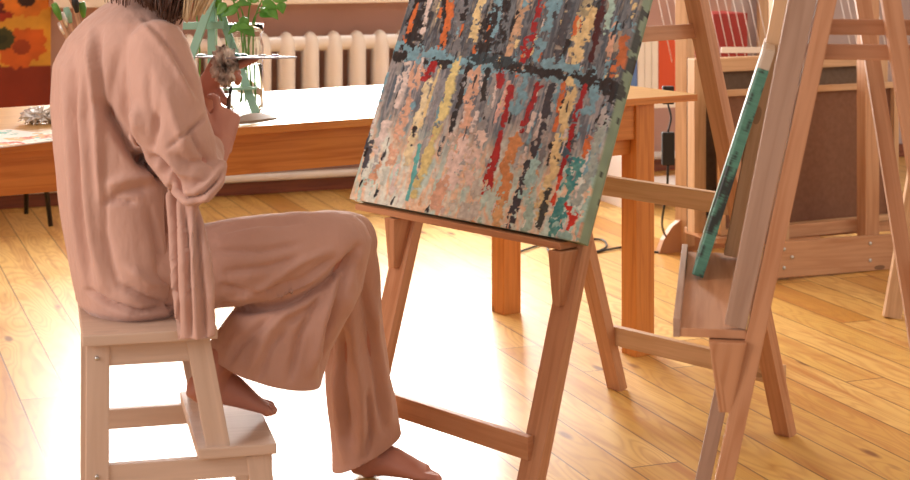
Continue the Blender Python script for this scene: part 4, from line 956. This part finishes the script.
# flat white board lying along the top of the big canvas
q0, q1 = RP(721, v=50, D0=.34), RP(768, v=50, D0=.34)
# (white and blue strip)
wb = board('white_board', q0+Z*.0, q1+Z*.0, .022, .006, Z, M['paper']); tag(wb, 'white strip of board resting on the top edge of the larger canvas', 'board')
wb.data.materials.append(M['blue'])
# plank leaning at the back wall, and a low white shelf with folders
tq = wall_t(763, -.05); pw_ = board('plank', wall(tq, -.06, 0), wall(tq, -.06, 2.2), .07, .03, WT, M['easel_pale']); tag(pw_, 'upright pine plank against the grey wall above the canvases', 'plank')
SD = 7.35
sd0 = P(638, 104, SD); sz = sd0.z
lsh = thing('low_shelf', 'low white shelf behind the right end of the table holding folders', 'shelf', Vector((sd0.x+.25, SD, 0)))
LT = Vector((.935, .3536, 0)); LN = Vector((-LT.y, LT.x, 0)); l0 = Vector((sd0.x-.05, SD, 0))
sp_ = lambda a, n, z: l0+LT*a+LN*n+Z*z
board('shelf_board', sp_(0, .14, sz-.012), sp_(.75, .14, sz-.012), .28, .024, LN, M['white'], lsh)
board('shelf_board', sp_(0, .14, .08), sp_(.75, .14, .08), .28, .024, LN, M['white'], lsh)
for a in (.012, .738): board('side_panel', sp_(a, .14, 0), sp_(a, .14, sz-.025), .28, .024, LN, M['white'], lsh)
def folder(name, a0, a1, h, m, label, cat='folder', group='folders on the low shelf', dd=.22, n0=.03):
    bm = bmesh.new(); board_bm(bm, sp_((a0+a1)/2, n0+dd/2, sz+.001), sp_((a0+a1)/2, n0+dd/2, sz+h), a1-a0, dd, LT); bevel(bm, .003); return tag(link(name, bm, m), label, cat, group)
ua = lambda u: (lambda k: (k*l0.y-l0.x)/(LT.x-k*LT.y))((u-455)/FP)
folder('blue_book', ua(630), ua(640.5), .24, M['blue'], 'blue book beside the white folders, half behind the canvas', 'book')
folder('white_folder', ua(641), ua(647.5), .315, M['paper'], 'leftmost white folder next to the blue book')
folder('white_folder', ua(648), ua(654.5), .318, M['paper'], 'middle white folder of the three')
folder('white_folder', ua(655), ua(661.5), .312, M['paper'], 'white folder touching the orange folder')
folder('orange_folder', ua(662), ua(690), .318, M['orange'], 'wide orange-red folder on the low shelf between the easel and the post')
folder('red_box', ua(716), ua(751), .385, M['red'], 'dark red box showing above the big canvas', 'box')
# thin white threads hanging in front of the grey wall
for i in range(18):
    uu = 700+i*8.2 if i < 7 else (650+(i-7)*8 if i < 12 else 832+(i-12)*7); 
    a = P(uu, -40, 7.0); b = P(uu+22, 62, 7.0)
    tag(tube('thread', [a, b], .0016, M['thread'], None, 5), ['first','second','third','fourth','fifth','sixth','seventh','eighth','ninth','tenth','eleventh','twelfth','thirteenth','fourteenth','fifteenth','sixteenth','seventeenth','last'][sorted(range(18), key=lambda q: (700+q*8.2 if q < 7 else (650+(q-7)*8 if q < 12 else 832+(q-12)*7))).index(i)]+' from the left of the thin white slanting threads before the grey wall', 'thread', 'white threads before the grey wall')
# cable and power adapter
ad = thing('power_adapter', 'black power adapter hanging from its cable behind the table end', 'adapter', P(668, 150, 5.6))
board('housing', P(668, 132, 5.6), P(668, 165, 5.6), .042, .03, (1, 0, 0), M['dark'], ad, .005)
board('plug', P(668, 86, 5.62), P(668, 104, 5.62), .038, .03, (1, 0, 0), M['dark'], ad, .004)
tube('cable', spline([P(668, 104, 5.62), P(671, 118, 5.6), P(668, 132, 5.6)], 5), .0035, M['dark'], ad, 8)
def fl_pt(u, v): D = (HC-.006)*FP/(v-HY); return P(u, v, D)
cable_pts = [P(668, 165, 5.6), P(667, 190, 5.62), P(662, 224, 5.75), fl_pt(667, 240), fl_pt(664, 250), fl_pt(652, 252), fl_pt(628, 247), fl_pt(606, 250), fl_pt(596, 252), fl_pt(606, 247), fl_pt(603, 240), fl_pt(585, 239), fl_pt(560, 240), fl_pt(548, 246), fl_pt(552, 256), fl_pt(566, 261), fl_pt(580, 258), fl_pt(556, 240), fl_pt(536, 246), fl_pt(516, 253)]
tube('cable', spline(cable_pts, 8), .0042, M['dark'], ad, 8)
